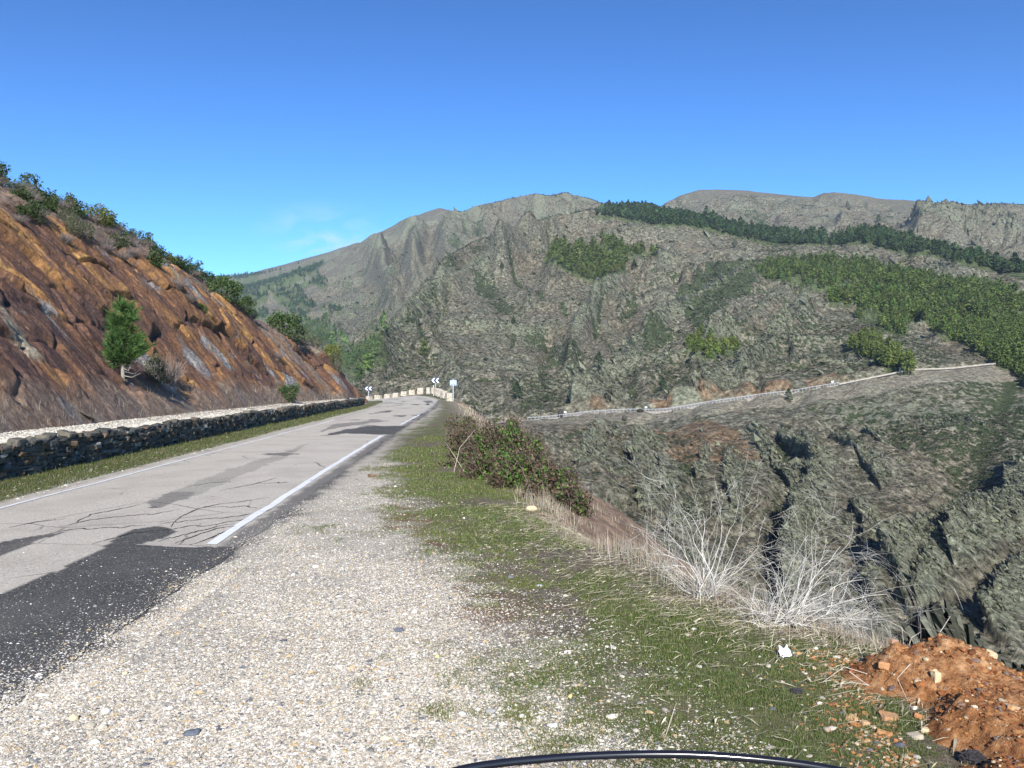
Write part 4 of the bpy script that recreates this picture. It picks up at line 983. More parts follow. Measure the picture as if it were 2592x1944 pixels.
# small overhanging steps: push along the bedding
# top: the hill carries on back from the crest
bk = np.array([.6, 1.5, 3, 5, 8, 12, 18, 26, 40]); 
back = np.stack([crX[:, None] - bk[None] , uY[:, None] - 0 * bk[None] - .12 * bk[None] * (uY[:, None] > 55), crZ[:, None] + .35 * bk[None] * np.exp(-bk[None] / 5) - .09 * bk[None] + .25 * noise2(bk[None] / 2 + uY[:, None] / 3, uY[:, None] / 2 + 0 * bk[None], 480)], -1)
CA = np.concatenate([CVv, back], 1); nb = len(bk)
ext = lambda a, v: np.concatenate([a, np.full((len(a), nb), v)], 1)
t = NT("rusty_slate", 0.8, 0.3)
so, ck, h1, h2 = (t.attr(k) for k in ('soil', 'crk', 'cella', 'cellb'))
sv = t.map(rot=(0, math.radians(43), math.radians(8)), sc=(.28, 1.25, .6)); s1 = t.noise(.55, 7, vec=sv, rough=.6, dist=.3); s2 = t.noise(2.2, 6, vec=sv, rough=.65); s3 = t.noise(9, 5, rough=.7)
v1 = t.math('ADD', t.math('MULTIPLY', s1, .62), t.math('ADD', t.math('MULTIPLY', h1, .16), t.math('MULTIPLY', h2, .10)))
col = t.ramp(v1, [(.28, (.055, .035, .032)), (.38, (.10, .053, .038)), (.455, (.19, .090, .042)), (.52, (.34, .165, .055)), (.59, (.50, .275, .095)), (.69, (.29, .18, .11))])
col = t.mix(t.rng(s2, .50, .64, 0, .8), col, t.mix(t.rng(s3, .3, .7), (.085, .046, .040), (.165, .085, .055)))
col = t.mix(t.rng(s2, .40, .30, 0, .7), col, (.43, .235, .10))
gq = t.rng(t.math('ADD', t.noise(.5, 4, vec=t.map(loc=(30, 7, 3), rot=(0, math.radians(43), 0), sc=(.3, 1.1, 1))), t.math('MULTIPLY', h2, .22)), .70, .80, 0, .85)
col = t.mix(gq, col, t.mix(t.rng(s3, .35, .65), (.16, .165, .175), (.27, .25, .21)))
pq = t.rng(t.noise(.33, 4, vec=t.map(loc=(9, 70, 13), rot=(0, math.radians(43), 0), sc=(.4, 1.0, 1))), .63, .72, 0, .75)
col = t.mix(pq, col, t.mix(s3, (.30, .24, .15), (.46, .42, .30)))
col = t.mix(1.0, col, t.ramp(s3, [(.30, (.50,) * 3), (.5, (1.0,) * 3), (.68, (1.45,) * 3)]), 'MULTIPLY')
sc_ = t.ramp(t.noise(5, 7, rough=.72), [(.30, (.07, .05, .038)), (.45, (.17, .12, .085)), (.58, (.26, .19, .135)), (.75, (.36, .28, .20))])
col = t.mix(t.math('MULTIPLY', so, .85), col, sc_)
col = t.mix(t.math('MULTIPLY', ck, .55), col, (.035, .024, .02)); col = t.mix(1.0, col, (1.0, 1.04, 1.12), 'MULTIPLY')
cut_m = t.done(col, t.math('ADD', s2, t.math('MULTIPLY', s3, .8)), .7, .12)
cut = mesh_np("rock_cutting", CA.reshape(-1, 3), grid_faces(NU, NV + nb), cut_m, True,
    dict(soil=ext(soil, .9).ravel(), crk=ext(crk, 0).ravel(), cella=ext(ha * .6 + ga_ * .4, .5).ravel(), cellb=ext(hb * .4 + gb_ * .6, .5).ravel()))
tag(cut, kind='structure', label='rust orange slate cutting above the road')
CP = CVv.reshape(-1, 3); cpx, cpy = PX(np.where(CP[:, 1:2] > 3, CP, np.array([[0, 1, 99.]])))
def cut_at(x, y):
    i = int(np.argmin((cpx - x) ** 2 + (cpy - y) ** 2)); return CP[i].copy()

# ------------------------------------------------------------------ dry stone wall
sb_v, sb_f = bbox_mesh(.30)
wr_ = np.random.default_rng(12); Ps, Rs_, Sc, Cl = [], [], [], []
yw = -3.0
while yw < 67:
    far = yw > 28; z = 0.0; cw = wr_.uniform(.16, .34) * (1.25 if yw < 20 else 1.0)
    top = .60 + .035 * math.sin(yw * .9) + wr_.uniform(-.02, .02); zb = -.03
    while zb < top - .03:
        h = wr_.uniform(.045, .115); l = wr_.uniform(.14, .48) * (1.1 if yw < 20 else .95)
        y = yw + wr_.uniform(-.12, .12); d = wr_.uniform(.16, .30)
        Ps.append((float(Xw(y)) - d / 2 + wr_.uniform(-.035, .05), y, zb + h / 2)); Sc.append((d / 2, l / 2, h / 2 * 1.04))
        tl = wr_.normal(0, .07) + (.22 if wr_.random() < .12 else 0); Rs_.append((wr_.normal(.07, .14), wr_.normal(0, .12), tl))
        k = wr_.choice(4, p=[.50, .27, .15, .08]); b = [(.085, .085, .078), (.14, .125, .10), (.20, .135, .085), (.27, .26, .23)][k]; Cl.append(np.array(b) * wr_.uniform(.45, 1.15)); zb += h * .93
    yw += cw * .62
Ps = np.array(Ps); Rs_ = np.array(Rs_); Sc = np.array(Sc)
R = rot_z(Rs_[:, 0]) @ rot_y(Rs_[:, 1]) @ rot_x(Rs_[:, 2])
v, f, c_ = scatter(sb_v, sb_f, Ps, R, Sc, np.array(Cl), .16, wr_)
mbw = MB(); mbw.add(v, f, c_)
# dark core behind the facing stones
yc = np.linspace(-3, 67, 80); core = []
for y in yc: x = float(Xw(y)); core += [(x - .13, y, -.1), (x - .13, y, .54), (x - .45, y, .56)]
mbw.add(np.array(core), grid_faces(80, 3), (.04, .036, .03))
wall_m = colmat("wall_stone", .9, .2, .4, 14, bump=.4)
wall = mbw.build("dry_stone_wall", wall_m); tag(wall, 'long low dry stone wall of dark slate beside the road', 'wall')

# ------------------------------------------------------------------ pale guard blocks round the bend
block_m = None
t = NT("pale_limewash_stone", .9, .2); n_ = t.noise(6, 6, rough=.65); n2_ = t.noise(30, 4)
block_m = t.done(t.mix(t.rng(n_, .35, .62), t.mix(n2_, (.24, .19, .145), (.36, .30, .235)), t.mix(n2_, (.50, .44, .36), (.62, .57, .48))), t.math('ADD', n_, n2_), .6, .03)
BL = [(935,1014,15,11,96,-.5),(957,1012,20,12,96,-.4),(983,1010,20,13,96,-.4),(1003,1007,19,13,95.5,-.3),(1024,1003,20,13,95,-.3),(1044,1000.5,19,14,94.5,-.2),(1065,998,20,16.5,94,-.1),
      (1083,997,11,17,93,.2),(1096,997,14,16,91.5,.35),(1104.5,999,11,17,89.5,.6),(1110,1001.5,12,18,87.5,.8),(1115.5,1004.5,13,18.5,85.5,.9),(1123,1009,15,20,83,.6),(1136,1017,19,23,79.5,.35)]
ORD = ['first', 'second', 'third', 'fourth', 'fifth', 'sixth', 'seventh', 'eighth', 'ninth', 'tenth', 'eleventh', 'twelfth', 'thirteenth', 'last and nearest']
for k, (x, y, w, h, Y, rz) in enumerate(BL):
    p = P(x, y, Y); r5 = np.random.default_rng(50 + k); W_ = w * Y / F * .93; H_ = h * Y / F
    v, f = bbox_mesh(.14); v = v * (1 + r5.uniform(-.05, .05, (len(v), 1))) * np.array([W_ / 2 * .9, .34, H_ / 2]); v[:, :2] *= (1 - .06 * (v[:, 2:3] > 0))
    v[:, 2] += H_ / 2 - .02; v[:, 2] += r5.uniform(-.05, .05) * v[:, 0]
    mb = MB(); mb.add(v, f); foot = MB()
    o = mb.build("guard_block", block_m); o.location = p; o.rotation_euler = (0, 0, rz)
    zg = float(gz_base(np.array([p[0]]), np.array([p[1]]))[0]); o.location.z = min(p[2], zg + .03) if abs(zg - p[2]) > .06 else p[2]
    o.location.z = p[2]; o.scale.z = 1.0
    tag(o, f'pale stone guard block on the bend, {ORD[k]} counted from the left chevron sign', 'guard block', 'stone guard blocks round the bend')

# ------------------------------------------------------------------ signs
navy = plain("navy_sheeting", (.012, .03, .085), .45, var=.05); zinc = plain("zinc_post", (.42, .45, .48), .5, .3, var=.08)
signback = plain("sign_back", (.40, .47, .56), .5, .2, var=.05, scale=3)
def chevron_sign(x, ytop, ybot, w, Y, lab, zb, extra=0):
    c = P(x, (ytop + ybot) / 2, Y); base = np.array([c[0], Y, zb]); r_ = empty("chevron_sign", base); tag(r_, lab, 'road sign', 'chevron signs on the bend')
    W_ = w * Y / F; H_ = (ybot - ytop) * Y / F; zc = c[2] - zb
    m1 = MB(); box(m1, (0, 0, zc), (W_, .03, H_), bev=.02); pn_ = m1.build("panel", navy, r_)
    for k in range(2):
        m2 = MB(); x0 = -W_ / 2 + W_ * (.04 + .48 * k); a = W_ * .24; s = W_ * .22
        q = [(x0, 0), (x0 + a, H_ * .46), (x0 + a + s, H_ * .46), (x0 + s, 0), (x0 + a + s, -H_ * .46), (x0 + a, -H_ * .46)]
        v = np.array([(px, -.019, zc + pz) for px, pz in q] + [(px, -.013, zc + pz) for px, pz in q])
        f = np.array([(0, 1, 2), (0, 2, 3), (0, 3, 4), (0, 4, 5)]); m2.add(v, f[:, ::-1])
        o_ = m2.build("chevron", white, pn_)
    m1 = MB(); box(m1, (extra, .05, (zc - .3) / 2), (.07, .07, zc + .3 + .5)); m1.build("post", zinc, r_)
chevron_sign(932.6, 978.6, 988.3, 19.5, 98, 'left chevron sign with white arrows on navy, low beside the cutting', -.6)
chevron_sign(1102, 956.4, 969.2, 21, 95, 'right chevron sign with white arrows on navy, above the stone blocks', .1)
p = P(1147, 1017.5, 80); r_ = empty("road_sign", p); tag(r_, 'back of a grey road sign on a tall post beside the nearest guard block', 'road sign')
s_ = 80 / F
m1 = MB(); box(m1, (0, .04, 28 * s_), (.075, .075, 56 * s_ + .2)); m1.build("post", zinc, r_)
m1 = MB(); box(m1, (0, .10, (1017.5 - 969) * s_), (17 * s_, .02, 13 * s_), bev=.05); sb_ = m1.build("panel", signback, r_)
m1 = MB(); box(m1, (3.8 * s_, .085, (1017.5 - 966.5) * s_), (3.6 * s_, .008, 1.0 * s_)); box(m1, (5.4 * s_, .085, (1017.5 - 966) * s_), (.5 * s_, .008, 1.6 * s_)); m1.build("dark_mark", dk, sb_)
m1 = MB(); box(m1, (0, .02, (1017.5 - 966) * s_), (.5, .02, .05)); box(m1, (0, .02, (1017.5 - 972) * s_), (.5, .02, .05)); m1.build("clamp", zinc, r_)
p = P(1097.3, 982, 95); p[2] = .2; r_ = empty("marker_post", p); tag(r_, 'thin marker post, black over white, just left of the right chevron post', 'marker post')
z1 = (HY - 981) / F * 95 + CH - p[2]; z0 = (HY - 975.5) / F * 95 + CH - p[2]; z2_ = (HY - 969.5) / F * 95 + CH - p[2]
m1 = MB(); box(m1, (0, 0, z0 / 2), (.06, .04, z0)); m1.build("shaft", white, r_)
m1 = MB(); box(m1, (0, 0, (z0 + z2_) / 2), (.075, .05, z2_ - z0)); m1.build("black_band", dk, r_)
# ------------------------------------------------------------------ plants
leaf_mat = colmat("leaves", .8, .25, .25, 6, trans=.25)
twig_mat = colmat("twigs", .9, .15, .3, 20)
needle_mat = colmat("needles", .75, .25, .25, 8, trans=.2)
vr_ = np.random.default_rng(33)

def leaf_cloud(mb, n, cen, rad, size, cols, r, holes=.35, shell=.5, seed=1):
    cen = np.asarray(cen, float); rad = np.asarray(rad, float) * np.ones(3)
    p = r.normal(0, 1, (n * 3, 3)); p /= np.linalg.norm(p, axis=1)[:, None]; rr__ = r.uniform(shell, 1.06, (n * 3, 1)) ** .7
    lump = 1 + .35 * fbm2(p[:, 0] * 2.2 + seed, p[:, 2] * 2.2 + p[:, 1] * 1.7 + seed, 3, seed)[:, None]
    q = p * rr__ * lump
    keep = fbm2(q[:, 0] * 3 + seed, q[:, 2] * 3 - q[:, 1] * 2, 2, seed + 5) > -holes * 1.0 + r.uniform(-.3, .3, len(q)) * .6
    q = q[keep][:n]; n = len(q)
    T = np.array([(0, 0, 0), (-.5, .5, .08), (0, 1.15, 0), (.5, .5, .08)]); R = rot_rand(n, r); s = size * np.exp(r.normal(0, .3, n))
    cc = np.array(cols)[r.integers(0, len(cols), n)] * np.exp(r.normal(0, .22, (n, 1)))
    v, f, c = scatter(T, np.array([(0, 1, 2, 3)]), q * rad + cen, R, np.stack([s, s, s], 1), cc); mb.add(v, f, c)
def twigs(mb, n, base, cen, rad, r, w=.006, col=(.17, .14, .11), spread=1.0, seg=3):
    """fine crooked stems running from the base out through the crown, flat slivers crossed"""
    base = np.asarray(base, float); cen = np.asarray(cen, float); rad = np.asarray(rad, float) * np.ones(3)
    d = r.normal(0, 1, (n, 3)); d /= np.linalg.norm(d, axis=1)[:, None]; d[:, 2] = d[:, 2] * .7 + .25
    tip = cen + d * rad * r.uniform(.6, 1.15, (n, 1)) * spread; b = base + r.normal(0, .12, (n, 3)) * rad * [1, 1, .2]
    # start some way up so that forks look alive
    t0 = r.uniform(0, .6, (n, 1)); st_ = b + (tip - b) * t0
    prev = st_; k = seg; side = np.cross(tip - b, r.normal(0, 1, (n, 3))); side /= np.linalg.norm(side, axis=1)[:, None] + 1e-9
    V = []; off = np.zeros((n, 3)); L = np.linalg.norm(tip - st_, axis=1)[:, None]
    for i in range(k + 1):
        pnt = st_ + (tip - st_) * i / k + off; ww = w * (1 - t0 * .6) * (1 - .85 * i / k); V += [pnt - side * ww, pnt + side * ww]; off = off + r.normal(0, .06, (n, 3)) * L
    V = np.stack(V, 1); f = np.concatenate([np.array([(2 * i, 2 * i + 1, 2 * i + 3, 2 * i + 2)]) for i in range(k)])
    F_ = (f[None] + (np.arange(n) * (2 * k + 2))[:, None, None]).reshape(-1, 4)
    c = np.repeat(np.array([col]) * np.exp(r.normal(0, .2, (n, 1))), 2 * k + 2, axis=0); mb.add(V.reshape(-1, 3), F_, c)

G1 = [(.065, .11, .035), (.085, .13, .045), (.05, .08, .03)]; G2 = [(.15, .17, .035), (.18, .19, .045), (.10, .12, .03)]
G3 = [(.075, .10, .045), (.10, .115, .06), (.055, .075, .035)]
def shrub_proto(kind, seed):
    r = np.random.default_rng(seed); fo = MB(); st = MB()
    if kind == 'rock_rose':      # tall loose green shoots
        for k in range(11):
            a = r.uniform(0, 6.28); d = r.uniform(0, .62); h = r.uniform(.5, 1.25) * (1.1 - .5 * d); top = np.array([math.cos(a) * d, math.sin(a) * d, h])
            for j in range(5): leaf_cloud(fo, 36, top * (j + 1.4) / 6.2 + r.normal(0, .04, 3), (.17, .17, .16), .062, G1 + G3, r, seed=seed + k)
            tube(st, [(0, 0, -.3), top * .5 + r.normal(0, .04, 3), top * 1.02], [.022, .014, .006], (.10, .075, .05), 4)
        leaf_cloud(fo, 420, (0, 0, .32), (.62, .62, .42), .065, G1, r, seed=seed)
    elif kind == 'broom':        # dense rounded, yellow-green
        leaf_cloud(fo, 1500, (0, 0, .42), (.62, .62, .55), .060, G2, r, holes=.5, seed=seed); twigs(st, 90, (0, 0, -.2), (0, 0, .45), (.6, .6, .55), r, .010)
    elif kind == 'oak':          # dark rounded
        leaf_cloud(fo, 1700, (0, 0, .45), (.66, .66, .52), .060, G1, r, holes=.5, seed=seed)
        for k in range(5): leaf_cloud(fo, 140, (r.normal(0, .35), r.normal(0, .35), r.uniform(.6, .95)), (.26,) * 3, .055, G1, r, seed=seed + k)
        twigs(st, 60, (0, 0, -.2), (0, 0, .45), (.6, .6, .5), r, .012)
    elif kind == 'grey':         # leafless purple-grey
        twigs(st, 620, (0, 0, -.15), (0, 0, .30), (.62, .62, .45), r, .0085, (.23, .19, .175)); leaf_cloud(fo, 110, (0, 0, .3), (.5, .5, .35), .035, [(.12, .10, .08)], r, seed=seed)
    elif kind == 'olive':        # pale sage green, loose
        leaf_cloud(fo, 1000, (0, 0, .45), (.6, .6, .55), .052, G3 + [(.16, .17, .10)], r, holes=.25, seed=seed); twigs(st, 160, (0, 0, -.2), (0, 0, .45), (.6, .6, .6), r, .009)
    f_ = fo.build("foliage", leaf_mat, link=False); s_ = st.build("stems", twig_mat, link=False); return f_, s_
SH = {k: [shrub_proto(k, 100 + 7 * i + j) for j in range(3)] for i, k in enumerate(['rock_rose', 'broom', 'oak', 'grey', 'olive'])}
def shrub(kind, p, h, w, label, group=None, name='shrub', sink=.1):
    a = SH[kind][int(vr_.integers(3))]; r_ = empty(name, p); r_.location.z -= sink * h
    for q in a:
        o = bpy.data.objects.new(q.name.split('.')[0], q.data); C.objects.link(o); o.parent = r_
    r_.scale = (w, w, h); r_.rotation_euler = (0, 0, float(vr_.uniform(0, 6.28))); return tag(r_, label, 'shrub', group)
crest = np.stack([crX, uY, crZ], 1); cxp, cyp = PX(np.where(crest[:, 1:2] > 3, crest, np.array([[0, 1, 99.]])))
def crest_at(x):
    return crest[int(np.argmin(abs(cxp - x) + (crest[:, 1] < 5) * 9999))].copy()
row_ = [  # px x, kind, height px, width px, back m, label or None
 (-60,'rock_rose',80,90,.8),(-20,'grey',50,90,.2),(15,'rock_rose',85,95,.9),(48,'rock_rose',95,80,1.0),(60,'grey',50,70,.1),(88,'olive',60,60,.6),(105,'rock_rose',45,60,.5),(130,'rock_rose',88,75,.8),(150,'grey',40,60,.1),
 (158,'rock_rose',50,60,.5),(185,'olive',55,65,.5),(212,'rock_rose',66,75,.7),(232,'grey',40,60,.2),(256,'broom',62,70,.2),(290,'rock_rose',52,50,.7),(292,'grey',35,50,.0),(318,'rock_rose',58,60,.6),(340,'olive',36,46,.3),(352,'rock_rose',42,50,.6),
 (375,'grey',40,50,.3),(392,'rock_rose',60,56,.5),(412,'rock_rose',42,46,.4),(428,'broom',34,42,.2),(450,'rock_rose',40,50,.4),(472,'rock_rose',40,50,.5),(488,'grey',30,50,.1),(505,'rock_rose',62,46,.5),(522,'oak',44,48,.1)]
for k, (x, kind, hp, wp, back_) in enumerate(row_):
    p = crest_at(x); s = p[1] / F; p = p + np.array([-back_, 0, .10 * back_])
    lab = {256: 'round yellow-green shrub on the skyline of the orange cutting', 48: 'tallest leafy shrub at the top left end of the cutting skyline', 130: 'green shrub with one tall thin shoot near the top left of the cutting', 505: 'upright dark green shrub low on the cutting skyline, just left of a round dark bush', 428: 'small rounded yellowish shrub in the lower part of the skyline row'}.get(x)
    g = None
    if lab is None:
        lab = {'grey': 'leafless purple-grey shrub in the row along the cutting skyline', 'rock_rose': 'loose dark green shrub in the row along the cutting skyline', 'olive': 'pale sage-green shrub in the row along the cutting skyline', 'broom': 'yellow-green shrub in the row along the cutting skyline', 'oak': 'dark rounded shrub where the skyline row of shrubs ends'}[kind]
        g = {'grey': 'leafless shrubs along the skyline of the cutting', 'rock_rose': 'dark green shrubs along the skyline of the cutting', 'olive': 'sage shrubs along the skyline of the cutting', 'broom': None, 'oak': None}[kind]
    shrub(kind, p, hp * s / 1.22, wp * s / 1.05, lab, g)
for x, y, kind, hp, wp, lab in [
 (572,757,'oak',62,78,'large round dark green bush standing on the crest of the cutting'),
 (617,790,'oak',42,46,'small dark bush on the crest below the large round one'),
 (638,806,'olive',26,32,'small grey-green bush on the crest beside pale rocks'),
 (722,856,'oak',72,88,'broad dark green bush on the low part of the crest'),
 (765,868,'olive',40,48,'pale olive bush right of the broad dark bush'),
 (800,876,'olive',30,36,'small pale bush farther right on the low crest'),
 (845,902,'broom',48,42,'yellow-green leafy bush at the end of the low crest'),
 (852,938,'olive',50,34,'sage-green bush hanging on the steep nose of the cutting'),
 (727,1012,'oak',42,50,'dark green bush at the foot of the cutting behind the wall'),
 (513,792,'oak',24,24,'small dark tuft on the upper face of the cutting'),
 (395,965,'olive',78,60,'thin sage shrub beside the young pine'),
 (700,905,'grey',34,40,'purple-grey shrub in the rubble notch of the cutting'),
 (700,975,'grey',26,26,'small grey dead shrub low in the rubble notch'),
 (165,610,'grey',34,48,'grey dry shrub on the upper left rock face'),
 (268,632,'grey',34,48,'grey dry shrub under the yellow-green one'),
 (305,655,'grey',34,60,'dry purple shrub in the middle of the upper rock band'),
 (450,725,'grey',40,60,'dry lilac-grey shrub on the upper face under the skyline row'),
 (478,760,'grey',34,56,'low dry lilac-grey shrub on the upper face beside the crest'),
 (45,560,'grey',34,60,'pale dry shrub at the top left of the rock face')]:
    p = cut_at(x, y); s = p[1] / F; shrub(kind, p, hp * s / 1.0, wp * s / 1.2, lab)
rv_ = np.random.default_rng(66)
for k in range(26):
    x = rv_.uniform(-5, 400); up__ = rv_.uniform(8, 85) * (1 - x / 700); pc = crest_at(x); yc_ = float(PX(pc)[1]); p = cut_at(x, yc_ + up__); s = p[1] / F; kd = ['grey', 'olive', 'grey', 'rock_rose'][k % 4]; hp = rv_.uniform(24, 44); wp = rv_.uniform(40, 66)
    shrub(kd, p, hp * s, wp * s / 1.2, {'grey': 'leafless purple-grey tuft on the soil below the skyline shrubs', 'olive': 'pale sage tuft on the soil below the skyline shrubs', 'rock_rose': 'small dark green tuft on the soil below the skyline shrubs'}[kd], {'grey': 'leafless tufts under the skyline', 'olive': 'sage tufts under the skyline', 'rock_rose': 'dark tufts under the skyline'}[kd])
for x, y, hp, wp in [(420,958,105,80)]:
    p = cut_at(x, y); s = p[1] / F; shrub('grey', p, hp * s, wp * s, 'large bare grey shrub right of the young pine on the cutting', name='bare_shrub')

# the young pine on the cutting
pb = cut_at(312, 968); s = pb[1] / F; pb[2] -= .1
rt = empty("pine_tree", pb); tag(rt, 'young green pine with a bare lower trunk growing on the orange cutting', 'pine tree')
H_ = 200 * s; tk = MB(); tube(tk, [(0, 0, -.3), (-.02, 0, H_ * .35), (.03, 0, H_ * .7), (0, 0, H_ * .97)], [.062, .046, .03, .01], (.30, .26, .22), 8)
tk.build("trunk", twig_mat, rt)
rp = np.random.default_rng(5); db = MB(); cr3 = MB()
for k in range(9):
    h = H_ * rp.uniform(.12, .36); a = rp.uniform(-1.2, 1.2) + (0 if k % 3 else math.pi); L = rp.uniform(.35, .8)
    d = np.array([math.cos(a), math.sin(a), 0]); tube(db, [(0, 0, h), d * L * .5 + (0, 0, h + rp.uniform(-.08, .06)), d * L + (0, 0, h + rp.uniform(-.05, .35))], [.014, .009, .004], (.40, .36, .32), 4)
    if k % 2: tube(db, [d * L * .6 + (0, 0, h + .04), d * L * .9 + rp.normal(0, .12, 3) + (0, 0, h + .1)], [.010, .004], (.40, .36, .32), 3)
db.build("bare_branches", twig_mat, rt)
nd_T = np.array([(-.5, 0, 0), (.5, 0, 0), (0, 0, 1)])
def needle_tuft(mb, c, d, L, r, n=27):
    d = d / np.linalg.norm(d); dirs = d * .9 + r.normal(0, .42, (n, 3)); dirs /= np.linalg.norm(dirs, axis=1)[:, None]
    b = c + d * r.uniform(-.14, .14, (n, 1)); sd = np.cross(dirs, r.normal(0, 1, (n, 3))); sd /= np.linalg.norm(sd, axis=1)[:, None]
    V = np.stack([b - sd * .012, b + sd * .012, b + dirs * L * r.uniform(.7, 1.2, (n, 1))], 1).reshape(-1, 3)
    cc = np.array([(.085, .155, .045)]) * np.exp(r.normal(0, .3, (n, 1))); mb.add(V, np.arange(n * 3).reshape(-1, 3), np.repeat(cc, 3, 0))
for k in range(50):
    t_ = rp.choice([.30, .36, .43, .51, .59, .67, .76, .85, .93]) + rp.normal(0, .012); a = rp.uniform(0, 6.28); L = (1.0 * (1 - t_) ** .8 + .10) * rp.uniform(.45, 1.15) * .92; h = H_ * t_
    if math.cos(a) < -.2: L *= .75
    d = np.array([math.cos(a), math.sin(a), 0]); end = d * L + (0, 0, h + L * rp.uniform(.25, .6))
    tube(cr3, [(0, 0, h - .05), d * L * .5 + (0, 0, h + L * .12), end], [.02, .013, .006], (.16, .12, .07), 4)
    for j in np.linspace(.45, 1.0, 5): needle_tuft(cr3, np.array((0, 0, h)) * (1 - j) + end * j + rp.normal(0, .05, 3), (end - np.array((0, 0, h))) + np.array([0, 0, .35 * L]), .23, rp)
    for j in range(2): needle_tuft(cr3, end * rp.uniform(.7, .95) + np.array([0, 0, h]) * .12 + rp.normal(0, .10, 3), d + np.array([0, 0, .8]), .22, rp)
for j in range(9): needle_tuft(cr3, np.array([0, 0, H_ * (.9 + j * .013)]) + rp.normal(0, .04, 3), np.array([rp.normal(0, .2), 0, 1.]), .24, rp)
cr3.build("crown", needle_mat, rt)

# loose flat slabs lying at the foot of the cutting
for x, y, w, h, ry, col_, lab in [(420,1062,34,7,.1,(.13,.10,.075),'largest flat slab lying at the foot of the cutting'),(395,1070,22,6,-.2,(.20,.12,.06),'small brown slab leaning beside the largest flat slab'),(205,1045,30,8,.3,(.10,.085,.07),'dark slab lying at the lower left foot of the cutting')]:
    p = cut_at(x, y); s = p[1] / F; mb = MB(); v, f = bbox_mesh(.25); v = v * (1 + .18 * np.random.default_rng(x).uniform(-1, 1, (len(v), 1)))
    v = v * np.array([1, 1, 1]) * (1 + .25 * np.sign(v[:, 1:2]) * np.random.default_rng(x).uniform(-1, 1))
    mb.add(v * np.array([.26, w * s * .5, h * s * .30]), f, col_); o = mb.build("slab", slate_dark); o.location = p + np.array([.06, 0, -.02]); o.rotation_euler = (ry * -.8, .55, .3); tag(o, lab, 'rock slab')

# ------------------------------------------------------------------ grass, stones and litter close by
gr_ = np.random.default_rng(77)
def sample_ground(n, Y0, Y1, xl, xr, powr=1.0):
    """points in the view wedge, denser close to the camera"""
    u = gr_.uniform(0, 1, n); iy = 1 / Y1 ** powr + (1 / Y0 ** powr - 1 / Y1 ** powr) * u; Y = iy ** (-1 / powr)
    X = gr_.uniform(0, 1, n) * (xr - xl) + xl
    return X, Y
def masks(X, Y):
    nA = fbm2(X * .9, Y * .9, 4, 340); nB = fbm2(X * 5, Y * 5, 3, 345); nC = fbm2(X * .35, Y * .35, 3, 349)
    sg = X - GB(Y); g = sstep(-.45, .75, sg + .75 * nA + .35 * nB); g = np.maximum(g, .75 * sstep(-1.5, .2, sg) * sstep(.22, .5, nA + .5 * nB))
    ba = sstep(-.02, .34, -nA + .4 * nC + .25 * nB); se = X - XE(Y) + .5 * nA + .2 * nB
    return g, ba, sstep(-.15, .35, se), se, sg
mound_c = np.array([2.75, 3.95])
def mound_h(X, Y):
    edge_ = X - (1.72 + .21 * (Y - 3.4)) + .17 * fbm2(X * 4, Y * 4, 4, 590)
    base = .13 * sstep(.0, .42, edge_) * sstep(4.78, 4.35, Y) * (1 - .35 * sstep(2.5, 3.2, X))
    pk = .12 * np.exp(-((X - 2.24) / .30) ** 2 - ((Y - 4.36) / .24) ** 2)
    sh = .07 * np.exp(-((X - 1.98) / .14) ** 2 - ((Y - 4.42) / .18) ** 2)
    return base + pk + sh
# turf blades
X, Y = sample_ground(900000, 3.15, 26, 0, 1, 1.35); xl_ = np.maximum(-2.9 + 0 * Y, -.36 * Y + .2) * 1.0; xr_ = np.minimum(.66 * Y, XE(Y) + .5)
X = xl_ + (xr_ - xl_) * X
g, ba, sl_, se, sg = masks(X, Y)
keep = gr_.uniform(0, 1, len(X)) < g * (1 - .88 * ba) * (1 - sl_) * (1 - .6 * sstep(-.05, .4, fbm2(X * 1.9, Y * 1.9, 3, 505))) * (.2 + .75 * sstep(-.3, .3, fbm2(X * 9, Y * 9, 2, 500)))
keep &= mound_h(X, Y) < .08
X, Y, ba_ = X[keep], Y[keep], ba[keep]; n = len(X)
print("turf", n)
h = np.exp(gr_.normal(0, .35, n)) * .0135 * (Y / 4.2) ** .45 * (1 + .6 * sstep(.2, .6, fbm2(X * 2.3, Y * 2.3, 3, 510))); w = .0022 * (Y / 4) ** .95
Tb = np.array([(-1, 0, 0), (1, 0, 0), (.2, 0, 1)])
R = rot_z(gr_.uniform(0, 6.28, n)) @ rot_x(gr_.normal(0, .65, n))
pal = np.array([(.115, .165, .04), (.155, .20, .06), (.08, .12, .035), (.20, .19, .09), (.33, .28, .18)])
cc = pal[gr_.choice(5, n, p=[.29, .24, .21, .14, .12])] * np.exp(gr_.normal(0, .2, (n, 1)))
yel = sstep(-.1, .5, fbm2(X * 1.3, Y * 1.3, 3, 515))[:, None]; cc = cc * (1 - .35 * yel) + .35 * yel * np.array([[.20, .20, .06]])
v, f, c_ = scatter(Tb, np.array([(0, 1, 2)]), np.stack([X, Y, gz(X, Y) - .002], 1), R, np.stack([w, w, h], 1), cc)
blade_mat = colmat("grass_blades", .8, .2, .15, 40, trans=.3)
o = mesh_np("grass", v, f, blade_mat, False, {"Col": c_}); tag(o, kind='stuff', label='short green turf on the verge')
n = 42000; Y = (1 / 60 + (1 / 10.5 - 1 / 60) * gr_.uniform(0, 1, n)) ** -1; X = Xw(Y) + gr_.uniform(.02, 1.15, n) ** 1.2
h = np.exp(gr_.normal(0, .4, n)) * .035 * (Y / 13) ** .4; w = .0045 * (Y / 13)
cc = .72 * pal[gr_.choice(5, n, p=[.22, .20, .20, .20, .18])] * np.exp(gr_.normal(0, .2, (n, 1)))
